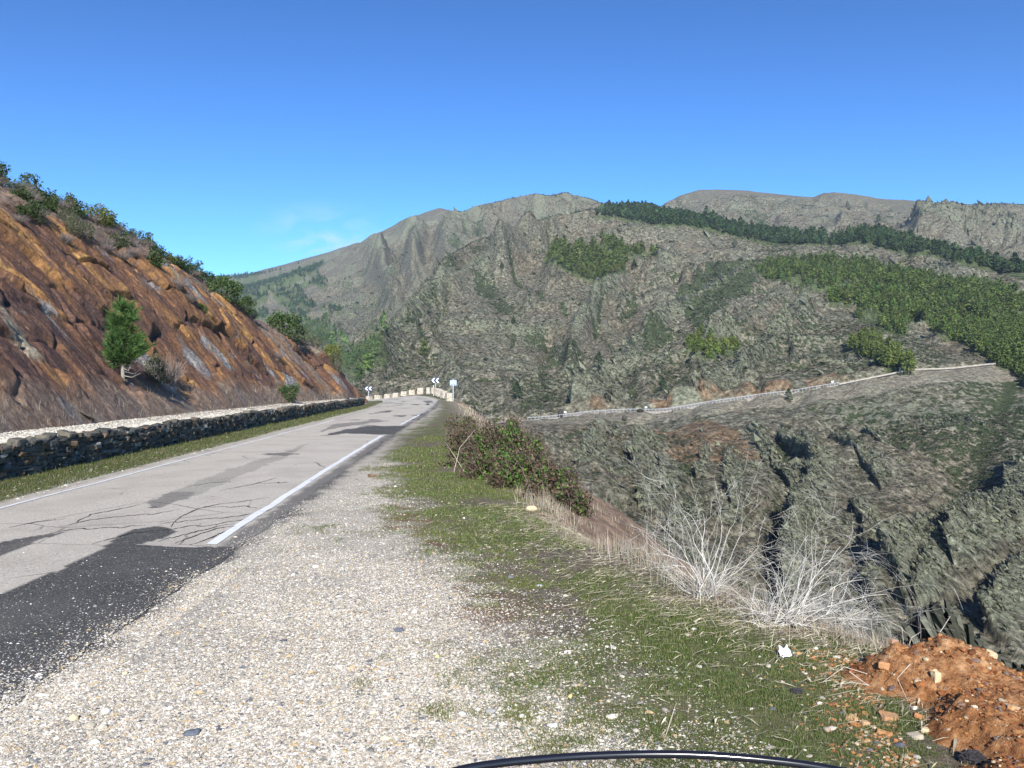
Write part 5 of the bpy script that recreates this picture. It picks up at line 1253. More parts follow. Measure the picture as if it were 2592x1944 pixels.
v, f, c_ = scatter(Tb, np.array([(0, 1, 2)]), np.stack([X, Y, gz(X, Y)], 1), rot_z(gr_.uniform(0, 6.28, n)) @ rot_x(gr_.normal(0, .5, n)), np.stack([w, w, h], 1), cc)
o = mesh_np("grass", v, f, blade_mat, False, {"Col": c_}); tag(o, kind='stuff', label='thin strip of green grass at the foot of the stone wall')
# lying straw
X, Y = sample_ground(15000, 3.2, 11, 0, 1, 1.2); xl_ = GB(Y) - .3; xr_ = XE(Y) + .35; X = xl_ + (xr_ - xl_) * gr_.uniform(0, 1, len(X)) ** .62
g, ba, sl_, se, sg = masks(X, Y); keep = (gr_.uniform(0, 1, len(X)) < .10 + .90 * sstep(-1.3, .1, X - XE(Y))) & (mound_h(X, Y) < .15); X, Y = X[keep], Y[keep]; n = len(X)
Ls_ = np.exp(gr_.normal(0, .5, n)) * .075; az = gr_.normal(.25, .7, n); dx_ = np.cos(az) * Ls_ / 2; dy_ = np.sin(az) * Ls_ / 2
z0 = gz(X - dx_, Y - dy_) + gr_.uniform(.004, .022, n); z1 = gz(X + dx_, Y + dy_) + gr_.uniform(.004, .04, n); zm = (z0 + z1) / 2 + .006
w = .0007 * (Y / 4) ** .8; V = np.stack([np.stack([X - dx_, Y - dy_ - w, z0], 1), np.stack([X - dx_, Y - dy_ + w, z0 + w], 1), np.stack([X + gr_.normal(0, .006, n), Y - w, zm], 1), np.stack([X, Y + w, zm + w], 1), np.stack([X + dx_, Y + dy_, z1], 1)], 1)
cc = np.array([[.50, .44, .32]]) * np.exp(gr_.normal(0, .3, (n, 1)))
st_f = (np.array([(0, 2, 3), (0, 3, 1), (2, 4, 3)])[None] + (np.arange(n) * 5)[:, None, None]).reshape(-1, 3)
o = mesh_np("straw", V.reshape(-1, 3), st_f, blade_mat, False, {"Col": np.repeat(cc, 5, 0)}); tag(o, kind='stuff', label='dry straw lying over the turf near the edge')
# tall dry grass along the brink and at the foot of the cutting
def dry(n, X, Y, Z, hh, ww, col=(.42, .36, .27), lean=.35, spread=.25, name="dry_grass", label=''):
    h = hh * np.exp(gr_.normal(0, .35, n)); R = rot_z(gr_.uniform(0, 6.28, n)) @ rot_x(gr_.normal(0, lean, n))
    T5 = np.array([(-1, 0, 0), (1, 0, 0), (-.7, .10, .55), (.7, .10, .55), (0, .32, 1)]); fT = np.array([(0, 1, 3), (0, 3, 2), (2, 3, 4)])
    cc = np.array([col]) * np.exp(gr_.normal(0, spread, (n, 1))) * (1 + gr_.normal(0, .06, (n, 3)))
    v, f, c_ = scatter(T5, fT, np.stack([X, Y, Z], 1), R, np.stack([ww * np.ones(n), h, h], 1), cc)
    o = mesh_np(name, v, f, blade_mat, False, {"Col": c_}); tag(o, kind='stuff', label=label)
n = 30000; u = gr_.uniform(0, 1, n); Y = (1 / 75 + (1 / 4.6 - 1 / 75) * u) ** -1
X = XE(Y) + gr_.normal(.16, .16, n) + gr_.uniform(0, 1, n) ** 4 * WS(Y) * .9
k = (fbm2(X * 1.2, Y * 1.2, 3, 520) > -.18 + .4 * sstep(.3, 2, X - XE(Y)) + gr_.normal(0, .12, n)); X, Y = X[k], Y[k]; n = len(X)
dry(n, X, Y, gz(X, Y) - .01, (.035 + .085 * sstep(-.2, .5, fbm2(X * .9, Y * .9, 2, 525))) * (1 + Y / 55), .0016 * (Y / 5) ** .9, label='pale dry grass fringing the brink of the verge')
n = 12000; i = gr_.integers(0, NU, n); j = (gr_.uniform(0, 1, n) ** 2 * 34).astype(int); up_ = gr_.uniform(0, 1, n) < .30; j = np.where(up_, (NV - 2 - gr_.uniform(0, 1, n) ** 1.2 * 70).astype(int), j)
q = CVv[i, j] + gr_.normal(0, .06, (n, 3)); k = (q[:, 1] > 8) & (fbm2(q[:, 1] * .6, q[:, 2] * 1.2, 3, 527) > -.1 + gr_.normal(0, .1, n)); q = q[k]; n = len(q)
dry(n, q[:, 0], q[:, 1], q[:, 2] - .05, (.07 + .07 * gr_.uniform(0, 1, n)) * (1 + q[:, 1] / 60), .0034 * (q[:, 1] / 20), (.30, .25, .20), .7, label='dry winter grass at the foot and top of the cutting')
# pebbles
def pebbles(name, n, X, Y, Z, smin, smed, pal, p, label, mat, thin=.55, sig=.42, kind='stuff', ico_=False):
    s = np.maximum(smin, smed * np.exp(gr_.normal(0, sig, n))); Bv, Bf = (ICO1 if ico_ else (OCT_V, OCT_F))
    R = rot_z(gr_.uniform(0, 6.28, n)) @ rot_x(gr_.normal(0, .25, n)); cc = np.array(pal)[gr_.choice(len(pal), n, p=p)] * np.exp(gr_.normal(0, .14, (n, 1)))
    v, f, c_ = scatter(Bv, Bf, np.stack([X, Y, Z + s * .12], 1), R, np.stack([s * gr_.uniform(.8, 1.5, n), s, s * thin * gr_.uniform(.6, 1.2, n)], 1), cc, .22, gr_)
    o = mesh_np(name, v, f, mat, False, {"Col": c_}); tag(o, kind=kind, label=label); return o
peb_mat = colmat("limestone_chips", .85, .25, .18, 60)
X, Y = sample_ground(480000, 3.2, 17, 0, 1, 1.6); xl_ = np.maximum(-.66 * Y, XR(Y) + .12); xr_ = GB(Y) + 1.1; X = xl_ + (xr_ - xl_) * X
g, ba, sl_, se, sg = masks(X, Y); w_tar = sstep(0, .9, X - XR(Y) - .15 + .3 * fbm2(X * 3, Y * 3, 2, 530))
dens = (1 - .93 * g) * (.05 + .95 * w_tar) * (.45 + .55 * sstep(-.35, .25, fbm2(X * 1.2, Y * 1.2, 3, 535))); k = gr_.uniform(0, 1, len(X)) < dens; X, Y = X[k], Y[k]; n = len(X); print("pebbles", n)
PAL = [(.58, .53, .45), (.42, .375, .30), (.25, .235, .21), (.48, .35, .19), (.12, .125, .14), (.68, .65, .59)]
pebbles("gravel", n, X, Y, gz(X, Y), .0022, .0042 * 1.0, PAL, [.33, .29, .15, .08, .05, .10], 'pale crushed gravel on the verge', peb_mat)
X, Y = sample_ground(2600, 3.2, 9, 0, 1, 1.2); xl_ = np.maximum(-.66 * Y, XR(Y) + .25); xr_ = GB(Y) + .9; X = xl_ + (xr_ - xl_) * X
k = gr_.uniform(0, 1, len(X)) < .30 + .7 * np.exp(-((X - GB(Y) + .7) / .6) ** 2); X, Y = X[k], Y[k]; n = len(X)
pebbles("gravel", n, X, Y, gz(X, Y), .006, .0085, PAL, [.22, .26, .20, .12, .12, .08], 'larger mixed stones among the gravel', peb_mat, sig=.35, ico_=True)
X, Y = sample_ground(16000, 3.4, 16, 0, 1, 1.5); X = np.maximum(-.66 * Y, -6) + (XR(Y) + .3 - np.maximum(-.66 * Y, -6)) * X
k = (X > XL(Y) - .2) & ((gr_.uniform(0, 1, len(X)) < .25)); X, Y = X[k], Y[k]; n = len(X)
pebbles("gravel", n, X, Y, road_z(X, Y) - .001, .002, .0032, [(.62, .60, .56), (.75, .74, .72), (.3, .29, .28)], [.5, .25, .25], 'loose grit scattered on the asphalt', peb_mat)
n = 42000; Y = (1 / 66 + (1 / 11 - 1 / 66) * gr_.uniform(0, 1, n)) ** -1; X = Xw(Y) - .3 - gr_.uniform(0, 1.35, n)
pebbles("gravel", n, X, Y, gz(X, Y), .008, .013, [(.56, .52, .44), (.46, .42, .35), (.64, .61, .54)], [.5, .3, .2], 'white gravel on the ledge behind the wall', peb_mat)
n = 800; Y = (1 / 50 + (1 / 11 - 1 / 50) * gr_.uniform(0, 1, n)) ** -1; X = Xw(Y) + gr_.uniform(.1, 1.3, n)
pebbles("gravel", n, X, Y, gz(X, Y), .008, .014, PAL, [.4, .3, .1, .05, .03, .12], 'white stones scattered in the narrow strip of grass by the wall', peb_mat)
n = 600; Y = (1 / 40 + (1 / 3.3 - 1 / 40) * gr_.uniform(0, 1, n)) ** -1; X = GB(Y) + (XE(Y) - GB(Y)) * gr_.uniform(0, 1, n)
pebbles("gravel", n, X, Y, gz(X, Y), .006, .0085 , PAL, [.34, .2, .14, .1, .12, .1], 'small stones scattered in the turf', peb_mat, ico_=True)
n = 42000; Y = sample_ground(n, 3.4, 11, 0, 1, 1.5)[1]; X = XR(Y) + .60 - np.abs(gr_.normal(0, .26, n)) ** 1.1; k = gr_.uniform(0, 1, n) < .3 + .7 * sstep(-.3, .4, fbm2(X * 2.2, Y * 2.2, 3, 540)); X, Y = X[k], Y[k]; n = len(X)
pebbles("gravel", n, X, Y, np.where(X < XR(Y) + .30, road_z(X, Y) - .001, gz(X, Y)), .002, .0040, PAL, [.33, .29, .15, .08, .05, .10], 'gravel strewn over the edge of the dark asphalt', peb_mat)
n = 1500; Y = gr_.uniform(3.2, 4.9, n); X = 1.72 + .21 * (Y - 3.4) - np.abs(gr_.normal(0, .16, n)); pebbles("rubble", n, X, Y, gz(X, Y), .003, .0058, [(.34, .15, .06), (.46, .25, .11), (.5, .4, .27)], [.5, .3, .2], 'orange crumbs spilled on the turf beside the mound', peb_mat, sig=.5, ico_=True)
# clods and small tussocks in the gravel
# single stones one can point to
def stone(x, y, wpx, hpx, col, lab, seed, flat=.6):
    Y = CH * F / (y - HY); X_ = (x - CX) / F * Y; s = Y / F; v, f = ICO2; r = np.random.default_rng(seed)
    v = v * (1 + .30 * fbm2(v[:, 0] * 1.3 + seed, v[:, 1] * 1.3 + v[:, 2], 3, seed)[:, None]); q = np.round(v * 2.6) / 2.6; v = .5 * v + .5 * q
    mb = MB(); mb.add(v * np.array([wpx * s / 2, wpx * s / 2.6, hpx * s / 1.6]), f, col); o = mb.build("stone", peb_mat); o.location = (X_, Y, float(gz(np.array([X_]), np.array([Y]))[0]) + hpx * s * .22); o.rotation_euler = (0, 0, r.uniform(-.5, .5)); tag(o, lab, 'stone')
for k, q in enumerate([(1437,1657,22,11,(.62,.57,.50),'pale triangular stone lying on the turf, right of the gravel'),(1444,1763,13,9,(.62,.45,.20),'yellow stone on the bare patch of turf'),(1107,1665,13,9,(.62,.46,.20),'yellow stone at the edge of the gravel'),
  (1050,1553,14,12,(.66,.60,.50),'upper of two cream stones near the middle of the gravel edge'),(1038,1568,13,9,(.62,.55,.45),'lower of two cream stones near the middle of the gravel edge'),(1174,1315,7,5,(.70,.68,.62),'small white stone alone on the turf left of the bramble'),
  (1365,1484,18,7,(.42,.43,.45),'flat grey stone on the turf below the bramble'),(1292,1462,18,8,(.16,.165,.19),'flat dark slate stone in the turf'),(1008,1600,26,12,(.13,.14,.165),'dark slate chip at the gravel edge'),
  (487,1852,42,15,(.12,.135,.16),'flat dark slate stone in the gravel at lower left'),(230,1838,30,14,(.40,.36,.28),'left of two brown rounded stones at the asphalt edge'),(260,1842,24,15,(.46,.42,.34),'right of two brown rounded stones at the asphalt edge'),
  (268,1802,26,13,(.70,.68,.60),'white stone above the two brown rounded stones'),(240,1880,26,13,(.68,.64,.52),'cream stone at the lower left, below the two brown ones'),(186,1820,30,15,(.60,.50,.32),'tan stone at the edge of the dark asphalt'),
  (316,1713,15,9,(.66,.56,.36),'yellowish stone alone in the upper gravel near the asphalt'),(1322,1812,20,10,(.66,.64,.60),'white stone at the boundary of gravel and turf, near the bottom'),(1170,1806,24,10,(.62,.60,.56),'pale flat stone in the gravel near the bottom middle'),
  (975,1868,26,11,(.66,.58,.38),'cream yellow stone in the gravel at the bottom'),(1240,1800,30,10,(.34,.33,.31),'grey flat stone near the bottom middle'),(1670,1893,14,8,(.66,.66,.68),'small white stone above the windscreen edge'),
  (2065,1648,14,8,(.66,.62,.55),'pale stone in the straw near the orange dirt'),(1757,1598,16,8,(.64,.62,.58),'pale stone in the turf under the bare shrub'),(2094,1845,22,12,(.36,.28,.22),'brown stone in the turf left of the dirt mound'),(2277,1886,26,14,(.10,.10,.12),'dark stone in the turf below the dirt mound'),
  (500,1238,0,0,0,'')][:-1]):
    stone(q[0], q[1], q[2], q[3], q[4], q[5], 600 + k)
# brown stick in the gravel
mb = MB(); q = np.array([P(932, 1206, 1), P(942, 1207.5, 1), P(953, 1208, 1)]); Yk = CH * F / (1208 - HY)
tube(mb, [(((x - CX) / F) * Yk, Yk + dy, .03) for x, dy in ((932, .06), (942, -.04), (953, 0))], [.025, .032, .02], (.20, .13, .09), 6)
tag(mb.build("stick", twig_mat), 'short brown stick lying on the gravel far up the verge', 'stick')
# scrap of paper
Yk = CH * F / (1666 - HY); Xk = (1986 - CX) / F * Yk; s = Yk / F; n = 9; a, b = np.meshgrid(np.linspace(-1, 1, n), np.linspace(-1, 1, 6)); r = np.random.default_rng(8)
zz_ = .022 + .014 * fbm2(a * 2, b * 2, 2, 9) + .006 * np.abs(a) + .018 * b; v = np.stack([a * 17 * s * (1 - .25 * (b > .3)), b * .03 + .015 * a, zz_ + .006], -1).reshape(-1, 3); v = np.concatenate([v, v - [0, 0, .0006]])
f = grid_faces(6, n); mb = MB(); mb.add(v, np.concatenate([f, f[:, ::-1] + 54])); o = mb.build("paper_scrap", plain("white_paper", (.80, .79, .84), .7, var=.04)); o.location = (Xk, Yk, float(gz(np.array([Xk]), np.array([Yk]))[0])); tag(o, 'small crumpled white scrap of paper on the turf', 'litter')
# dark lumps of dried dung / tar
for x, y, w, h, lab in [(2016, 1753, 30, 14, 'dark crumbly clod lying in the turf left of the dirt mound'), (2462, 1925, 60, 34, 'large black lump in the turf at the lower right corner')]:
    Y = CH * F / (y - HY); X_ = (x - CX) / F * Y; s = Y / F; v, f = ico(4); v = v * (1 + .45 * fbm2(v[:, 0] * 5, v[:, 1] * 5 + v[:, 2] * 4, 4, x)[:, None] + .1 * np.random.default_rng(3).normal(0, 1, (len(v), 1)))
    mb = MB(); mb.add(v * np.array([w, w * .7, h]) * s * .5, f, (.045, .042, .045)); o = mb.build("clod", slate_dark); o.location = (X_, Y, float(gz(np.array([X_]), np.array([Y]))[0]) + h * s * .3); tag(o, lab, 'clod')

# ------------------------------------------------------------------ orange dirt mound
nx_, ny_ = 360, 360; a, b = np.meshgrid(np.linspace(1.55, 4.6, nx_), np.linspace(2.3, 5.4, ny_)); hm = mound_h(a, b)
rough_ = .048 * fbm2(a * 6, b * 6, 6, 600, .68) + .030 * (1 - np.abs(noise2(a * 9, b * 9, 610))) * sstep(.04, .2, hm)
gul = .07 * np.exp(-((a - 2.62 + .15 * (b - 4.2)) / .05) ** 2) * np.exp(-((b - 4.28) / .14) ** 2)
zm_ = gz(a, b) - .03 + hm + rough_ * sstep(.01, .10, hm) - gul - .06 * (1 - sstep(.0, .03, hm))
ms = np.minimum(gz(a, b) * 0 + 0, 0)
zm_ = np.where(a > XE(b), np.maximum(zm_, zm_), zm_)
t = NT("orange_earth", .95, .1); e1_ = t.noise(16, 8, rough=.7); e2_ = t.noise(110, 4, rough=.7); e3_ = t.noise(2.5, 4)
cm = t.ramp(e1_, [(.28, (.07, .030, .014)), (.43, (.22, .092, .036)), (.56, (.37, .175, .072)), (.72, (.52, .31, .16))])
cm = t.mix(t.rng(e3_, .42, .62), cm, t.mix(1.0, cm, (1.18, 1.32, 1.5), 'MULTIPLY')); cm = t.mix(t.rng(e2_, .62, .72, 0, .7), cm, (.60, .47, .33))
em = t.done(cm, t.math('ADD', e1_, t.math('MULTIPLY', e2_, .5)), .9, .02)
mound = mesh_np("dirt_mound", np.stack([a, b, zm_], -1).reshape(-1, 3), grid_faces(ny_, nx_), em, True); tag(mound, 'mound of loose orange earth and stones at the brink, lower right', 'dirt mound')
def on_mound(X, Y):
    i = np.clip(((Y - 2.3) / 3.1 * (ny_ - 1)).astype(int), 0, ny_ - 1); j = np.clip(((X - 1.55) / 3.05 * (nx_ - 1)).astype(int), 0, nx_ - 1); return zm_[i, j]
n = 12000; X = gr_.uniform(1.65, 3.7, n); Y = gr_.uniform(2.9, 5.0, n); k = (mound_h(X, Y) > .035 + gr_.uniform(0, .05, n)); X, Y = X[k], Y[k]; n = len(X)
pebbles("rubble", n, X, Y, on_mound(X, Y), .003, .0058, [(.26, .10, .036), (.36, .17, .065), (.16, .06, .025), (.50, .40, .27), (.20, .14, .11)], [.36, .24, .22, .07, .11], 'orange crumbs and stones on the dirt mound', peb_mat, thin=.6, sig=.55, ico_=True)
for k, (x, y, w, h, Y, col_, lab) in enumerate([(2370,1728,22,30,4.1,(.60,.46,.28),'cream upright stone set in the orange mound'),(2250,1769,44,13,3.9,(.44,.24,.12),'flat brown slab at the foot of the orange mound'),(2314,1746,14,9,4.0,(.72,.66,.52),'small white stone on the left of the orange mound'),(2340,1796,20,14,3.75,(.58,.44,.27),'tan stone low on the orange mound'),(2508,1672,26,16,4.3,(.62,.44,.26),'pale slab tilted on the crest of the orange mound'),(2240,1705,26,18,4.3,(.48,.24,.11),'orange block on the left shoulder of the mound'),(2260,1690,22,14,4.4,(.36,.22,.15),'grey-brown block on top of the left shoulder'),(2326,1760,24,14,3.9,(.40,.19,.08),'rust coloured stone in the middle of the mound'),(2318,1804,34,10,3.7,(.42,.36,.27),'flat grey slab low on the left of the mound'),(2560,1790,18,12,3.7,(.55,.30,.14),'light orange stone on the right of the mound'),(2232,1830,26,9,3.75,(.52,.28,.12),'flat orange chip lying in the turf below the mound'),(2155,1795,32,10,3.9,(.52,.32,.16),'flat orange chip lying in the turf left of the mound'),(2190,1808,22,12,3.85,(.55,.36,.2),'small orange chip between two others left of the mound')]):
    p = P(x, y, Y); zg = float(np.maximum(on_mound(np.array([p[0]]), np.array([p[1]])), gz(np.array([p[0]]), np.array([p[1]])))[0]); s = Y / F; v, f = bbox_mesh(.35); r = np.random.default_rng(700 + k); v = v * (1 + r.uniform(-.2, .2, (len(v), 1)))
    mb = MB(); mb.add(v * np.array([w * s / 2, w * s / 2.4, h * s / 2]), f, col_); o = mb.build("stone", peb_mat); o.location = (p[0], p[1], zg + h * s * .28); o.rotation_euler = (r.uniform(-.3, .3), r.uniform(-.3, .3), r.uniform(-.6, .6)); tag(o, lab, 'stone')

# dark crag of upright slate plates on the slope below the brink
rc = np.random.default_rng(55); Yc = 13.0; cb = P(2400, 1640, Yc); mb = MB(); sC = Yc / F; bv_, bf_ = bbox_mesh(.2)
for k in range(420):
    u = rc.uniform(0, 1); x = 2330 + 330 * u + rc.normal(0, 8); top = np.interp(x, [2320, 2345, 2400, 2440, 2480, 2530, 2600, 2700], [1615, 1545, 1520, 1560, 1610, 1650, 1690, 1720]) + rc.uniform(0, 110) * (1 if k % 5 else .1)
    Yk = Yc + rc.uniform(-.3, 1.6); c0 = P(x, top, Yk); hh = rc.uniform(.35, 1.2); R_ = (rot_z(np.array([rc.normal(-.28, .30)])) @ rot_y(np.array([-.40 + rc.normal(0, .20)])))[0]
    v = bv_ * (1 + rc.uniform(-.12, .12, (len(bv_), 1))) * np.array([rc.uniform(.02, .06), rc.uniform(.10, .32), hh / 2]); v[:, 1] *= np.where(v[:, 2] > 0, rc.uniform(.3, .8), 1); v = v @ R_.T
    mb.add(v + c0 - np.array([0, 0, hh / 2]), bf_, np.array([.085, .088, .068]) * rc.uniform(.4, 1.5))
box(mb, P(2520, 1900, Yc + 1.2), (2.2, 1.4, 2.6), (.08, .08, .07), bev=.3)
for k in range(30):
    pass
o = mb.build("rock_crag", colmat("crag_slate", .95, .1, .4, 9)); tag(o, 'black crag of upright slate plates rising behind the orange dirt mound', 'rock crag')

# ------------------------------------------------------------------ bramble on the brink
rb = np.random.default_rng(91); base = P(1265, 1290, 15.2); base[2] = float(gz(base[0:1], base[1:2])[0]); br = empty("bramble_bush", base)
tag(br, 'big tangled bramble bush with green and reddish brown leaves on the brink', 'bush')
LB = [((1200,1120,17.8),78,52),((1270,1135,17),85,72),((1330,1150,16.5),60,62),((1255,1200,14.2),90,60),((1330,1220,13.0),85,70),((1395,1240,12.2),70,62),((1440,1275,11.4),52,52),((1190,1180,16.2),62,40),((1130,1190,16.0),42,22),((1375,1280,11.6),60,45),((1300,1080,18.0),24,26),((1170,1080,21),46,34)]
gl, bl, sm_ = MB(), MB(), MB()
for k, ((x, y, Y), rx, ry) in enumerate(LB):
    c0 = P(x, y, Y); s = Y / F; rad = np.array([rx * s, rx * s * .9, ry * s]); a_n = rx * ry / 5000
    greens = [(.085, .17, .03), (.12, .21, .04), (.055, .10, .025)]; browns = [(.085, .052, .036), (.13, .085, .055), (.06, .048, .032), (.18, .14, .10), (.07, .075, .032)]
    gq_ = 1.5 if k in (1, 3, 4, 5) else .35
    leaf_cloud(gl, int(1900 * a_n * gq_), c0, rad * .88, .042, greens, rb, holes=.0, shell=.35, seed=900 + k)
    leaf_cloud(bl, int(3300 * a_n), c0, rad * 1.02, .036, browns, rb, holes=.15, shell=.3, seed=930 + k)
    zb_ = float(gz(c0[0:1], c0[1:2])[0]); twigs(sm_, int(420 * a_n) + 40, (c0[0], c0[1], min(zb_, c0[2] - rad[2] * .7)), c0, rad * 1.12, rb, .007, (.22, .16, .13), seg=4)
for k in range(14):
    x = rb.uniform(1150, 1460); y = rb.uniform(1120, 1290) if x < 1330 else rb.uniform(1190, 1330); c0 = P(x, y, 15.2); d = rb.normal(0, 1, 3) * (.22, .15, .2)
    tube(sm_, [c0 - d, c0 + rb.normal(0, .06, 3), c0 + d + rb.normal(0, .08, 3)], [.007, .006, .003], (.42, .36, .29), 4)
for mb, nm, mt in ((gl, "green_leaves", leaf_mat), (bl, "dry_leaves", leaf_mat), (sm_, "stems", twig_mat)): child_shift(mb.build(nm, mt), br)
# soft lilac-grey dead broom behind and on the slope below
for x, y, Y, w, h, lab in [(1215,1075,27,70,60,'pinkish dry shrub just behind the bramble'),(1165,1130,22,60,50,'dry pink-brown shrub at the left of the bramble'),(1235,1245,14.6,60,55,'pale dry grass clump under the left side of the bramble'),(1560,1262,26,40,34,'green-grey shrub on the slope right of the bramble'),(1610,1270,26,42,30,'low green shrub lower on the same slope'),(1640,1330,22,60,26,'lilac dry shrub on the reddish slope'),(1465,1215,30,50,40,'lilac dry shrub at the right tip of the bramble'),(1540,1300,21,46,24,'small dry shrub on the reddish slope below the bramble'),(1700,1385,17,46,24,'small lilac shrub low on the reddish slope')]:
    p = P(x, y, Y); zg = float(gz(p[0:1], p[1:2])[0]); p[2] = zg; kd = 'olive' if 'green' in lab else 'grey'; s = Y / F; shrub(kd, p, h * s, w * s / 1.1, lab, name='shrub')
# yellow stone under the bramble
p = P(1345, 1290, 10.4); mb = MB(); v, f = ICO2; v = v * (1 + .25 * fbm2(v[:, 0] * 1.5, v[:, 1] * 1.5 + v[:, 2], 3, 3)[:, None]); mb.add(v * np.array([.075, .07, .04]), f, (.66, .52, .30)); o = mb.build("stone", peb_mat); o.location = (p[0], p[1], float(gz(p[0:1], p[1:2])[0]) + .02); tag(o, 'yellow rock sticking out of the brink under the bramble', 'stone')

# ------------------------------------------------------------------ bare white-stemmed shrubs on the brink
def grow(mb, p, d, L, r, rad, depth, col, droop=0.0, kink=.42, twig=True):
    n = max(3, int(L / .05)); pts = [p.copy()]; dd = d / np.linalg.norm(d)
    for i in range(n):
        dd = dd + rad.normal(0, kink, 3) * .35 + np.array([0, 0, -droop / n]); dd /= np.linalg.norm(dd); pts.append(pts[-1] + dd * L / n)
    pts = np.array(pts); rr2 = np.linspace(r, r * .35, len(pts)); tube(mb, pts, rr2, np.array(col) * rad.uniform(.75, 1.15), 5 if r > .003 else 3)
    if depth <= 0: return
    for k in range(int(rad.integers(2, 5))):
        i = int(rad.integers(1, len(pts))); q = pts[i]; t_ = pts[min(i + 1, len(pts) - 1)] - pts[i - 1]; t_ /= np.linalg.norm(t_) + 1e-9
        nd = t_ + rad.normal(0, .55, 3); grow(mb, q, nd, L * rad.uniform(.4, .75), max(.0009, rr2[i] * .6), rad, depth - 1, col, droop, kink)
pale_bark = [.52, .49, .44]
ra = np.random.default_rng(17)
p0 = P(1785, 1510, 6.1); p0[2] = float(gz(p0[0:1], p0[1:2])[0]); s = 6.1 / F
o1 = empty("bare_shrub", p0); tag(o1, 'upright leafless shrub with white stems on the brink', 'shrub')
mb = MB(); tw = MB()
for tx, ty, tz, L, r in [(-75, 0, 150, .62, .0075), (-40, .1, 190, .66, .008), (-5, 0, 240, .72, .008), (20, .1, 200, .62, .007), (60, 0, 170, .62, .006), (-110, .1, 120, .5, .006), (95, .2, 180, .72, .006), (130, .1, 130, .65, .005), (-20, .3, 150, .5, .005), (40, .2, 110, .45, .005), (-50, .1, 230, .70, .006), (40, .15, 250, .75, .0065), (100, .1, 90, .6, .006), (-90, 0, 190, .6, .005), (75, .05, 210, .7, .005), (150, .1, 80, .6, .005)]:
    tgt = np.array([tx * s, ty, tz * s]); grow(mb, p0 + ra.normal(0, .05, 3) * (1, 1, 0), tgt / np.linalg.norm(tgt), L, r * .72, ra, 3, pale_bark, 0.0)
child_shift(mb.build("branches", twig_mat), o1)
twigs(tw, 260, p0, p0 + (.04, .05, .16), (.38, .28, .20), ra, .0013, (.56, .52, .46), seg=4); child_shift(tw.build("twigs", twig_mat), o1)
p1 = P(1930, 1580, 5.35); p1[2] = float(gz(p1[0:1], p1[1:2])[0]); s = 5.35 / F
o2 = empty("bare_shrub", p1); tag(o2, 'sprawling leafless shrub whose white branches arch along the brink to the right', 'shrub')
mb = MB(); tw = MB()
for k in range(52):
    tx = ra.uniform(20, 270) * (1 if k % 8 else -.4); tz = ra.uniform(15, 150) * (1 - tx / 620); tgt = np.array([tx * s, ra.uniform(-.15, .35), tz * s]); L = ra.uniform(.35, .75) * (1 if tx > 0 else .5)
    q0 = p1 + np.array([ra.uniform(-.05, .32), ra.uniform(-.1, .25), 0]); q0[2] = float(gz(q0[0:1], q0[1:2])[0]) + .01
    grow(mb, q0, tgt / np.linalg.norm(tgt), L, ra.uniform(.0022, .0052), ra, 3, pale_bark, .55)
child_shift(mb.build("branches", twig_mat), o2)
for cx_, cz_ in ((.1, .12), (.35, .10), (.6, .04)):
    twigs(tw, 170, p1 + (cx_, .1, 0), p1 + (cx_, .12, cz_), (.30, .26, .15), ra, .0013, (.56, .52, .45), seg=4)
child_shift(tw.build("twigs", twig_mat), o2)
p2 = P(2330, 1650, 4.6); p2[2] = float(on_mound(p2[0:1], p2[1:2])[0]); o3 = empty("dead_stalks", P(2250, 1720, 4.3)); tag(o3, 'thin dead plant stalks bending over the orange mound', 'dead plant')
mb = MB()
for bx, by, tx, ty, Yq in [(2215,1712,2080,1728,4.35),(2290,1660,2330,1600,4.6),(2290,1655,2245,1570,4.7),(2300,1690,2250,1745,4.3),(2305,1680,2300,1780,4.1),(2250,1690,2190,1600,4.6),(2225,1670,2205,1570,4.8),(2380,1600,2400,1560,4.7),(2150,1700,2210,1740,4.3),(2200,1735,2100,1735,4.2),(1990,1730,2000,1560,4.9),(1950,1700,1960,1590,4.9)]:
    A, B = P(bx, by, Yq), P(tx, ty, Yq - .02); M_ = (A + B) / 2 + ra.normal(0, .02, 3) + np.array([0, 0, .02]); tube(mb, [A, M_, B], [.0022, .0018, .001], (.52, .47, .40), 4); child_shift(mb.build("stalk", twig_mat), o3); mb = MB()

# ------------------------------------------------------------------ the motorcycle in front of the photographer: only the rim of its screen shows
bk_ = empty("motorcycle", (.12, .95, 0)); tag(bk_, 'dark curved rim and clear screen of a motorcycle at the bottom edge', 'motorcycle')
Yd = .62; pts = []
for x, y in [(960,2040),(1060,1980),(1180,1943),(1300,1927),(1450,1915),(1600,1909),(1750,1909),(1900,1919),(2050,1936),(2200,1966),(2340,2015)]:
    pts.append(P(x, y, Yd + .05 - .05 * ((x - 1650) / 700) ** 2))
pts = np.array(pts); tq = np.linspace(0, len(pts) - 1, 60); ctr = np.stack([np.interp(tq, range(len(pts)), pts[:, k]) for k in range(3)], 1)
for k in range(3): ctr[1:-1, k] = np.convolve(np.pad(ctr[:, k], 2, mode='edge'), np.ones(5) / 5, 'valid')[1:-1]
t = NT("black_gloss_plastic", .18, .6); rim_m = t.done((.012, .012, .018))
mb = MB(); tube(mb, ctr, .0032, n=12); child_shift(mb.build("screen_rim", rim_m, smooth=True), bk_)
gl_ = bpy.data.materials.new("clear_screen"); gl_.use_nodes = True; gn = gl_.node_tree.nodes; gk_ = gl_.node_tree.links; gn.clear()
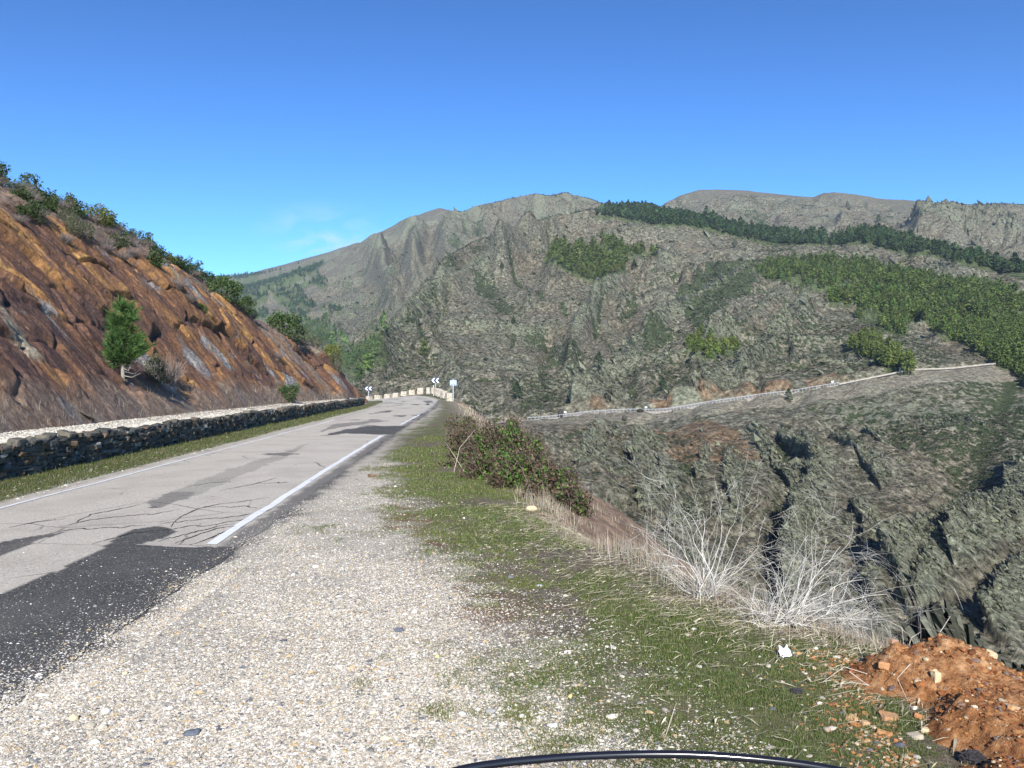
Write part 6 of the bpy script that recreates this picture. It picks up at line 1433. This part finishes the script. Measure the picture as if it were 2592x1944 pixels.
o_ = gn.new('ShaderNodeOutputMaterial'); m_ = gn.new('ShaderNodeMixShader'); tr = gn.new('ShaderNodeBsdfTransparent'); tr.inputs[0].default_value = (.86, .85, .90, 1); gg = gn.new('ShaderNodeBsdfGlossy'); gg.inputs['Roughness'].default_value = .05; fr_ = gn.new('ShaderNodeValue'); fr_.outputs[0].default_value = .05
gk_.new(fr_.outputs[0], m_.inputs[0]); gk_.new(tr.outputs[0], m_.inputs[1]); gk_.new(gg.outputs[0], m_.inputs[2]); gk_.new(m_.outputs[0], o_.inputs[0])
rowsv = []
for k in range(9):
    q = ctr.copy(); q[:, 2] -= .045 * k; q[:, 1] += .022 * k; q[:, 0] = .12 + (q[:, 0] - .12) * (1 - .035 * k); rowsv.append(q)
v = np.concatenate(rowsv); mb = MB(); mb.add(v, grid_faces(9, len(ctr))); child_shift(mb.build("windscreen", gl_, smooth=True), bk_)
mb = MB(); box(mb, (.12, .93, .92), (.26, .20, .24), bev=.5); child_shift(mb.build("headlight", rim_m), bk_)
mb = MB(); tube(mb, [(-.22, .62, 1.0), (-.1, .78, 1.02), (.34, .78, 1.02), (.46, .62, 1.0)], .014, n=8); child_shift(mb.build("handlebar", dk), bk_)
for s_1 in (-.10, .10):
    mb = MB(); tube(mb, [(.12 + s_1, .80, 1.0), (.12 + s_1, 1.12, .30)], .026, n=10); child_shift(mb.build("fork_leg", zinc), bk_)
mb = MB(); wheel(mb, (.12, 1.12, .31), .25, .06, n=28); w_ = mb.build("tyre", rub); child_shift(w_, bk_)
mb = MB(); wheel(mb, (.12, 1.12, .31), .19, .012, n=24)
for a in np.arange(0, 6.28, .7): tube(mb, [(.12, 1.12, .31), (.12, 1.12 + .19 * math.cos(a), .31 + .19 * math.sin(a))], .006, n=4)
child_shift(mb.build("wheel_rim", zinc), bk_)
mb = MB(); box(mb, (.12, .55, .72), (.30, .5, .34), bev=.4); child_shift(mb.build("tank", dk), bk_)

# ------------------------------------------------------------------ air between here and the mountains
mb = MB(); box(mb, (1200, 2300, 0), (10400, 5600, 1400)); hz = mb.build("haze", None)
hm_ = bpy.data.materials.new("haze"); hm_.use_nodes = True; hn = hm_.node_tree.nodes; hn.clear(); ho = hn.new('ShaderNodeOutputMaterial'); hv = hn.new('ShaderNodeVolumePrincipled')
hv.inputs['Color'].default_value = (.62, .76, 1.0, 1); hv.inputs['Density'].default_value = HAZE; hv.inputs['Anisotropy'].default_value = 0.0
hm_.node_tree.links.new(hv.outputs[0], ho.inputs['Volume']); hz.data.materials.append(hm_); tag(hz, kind='stuff', label='thin blue air haze')
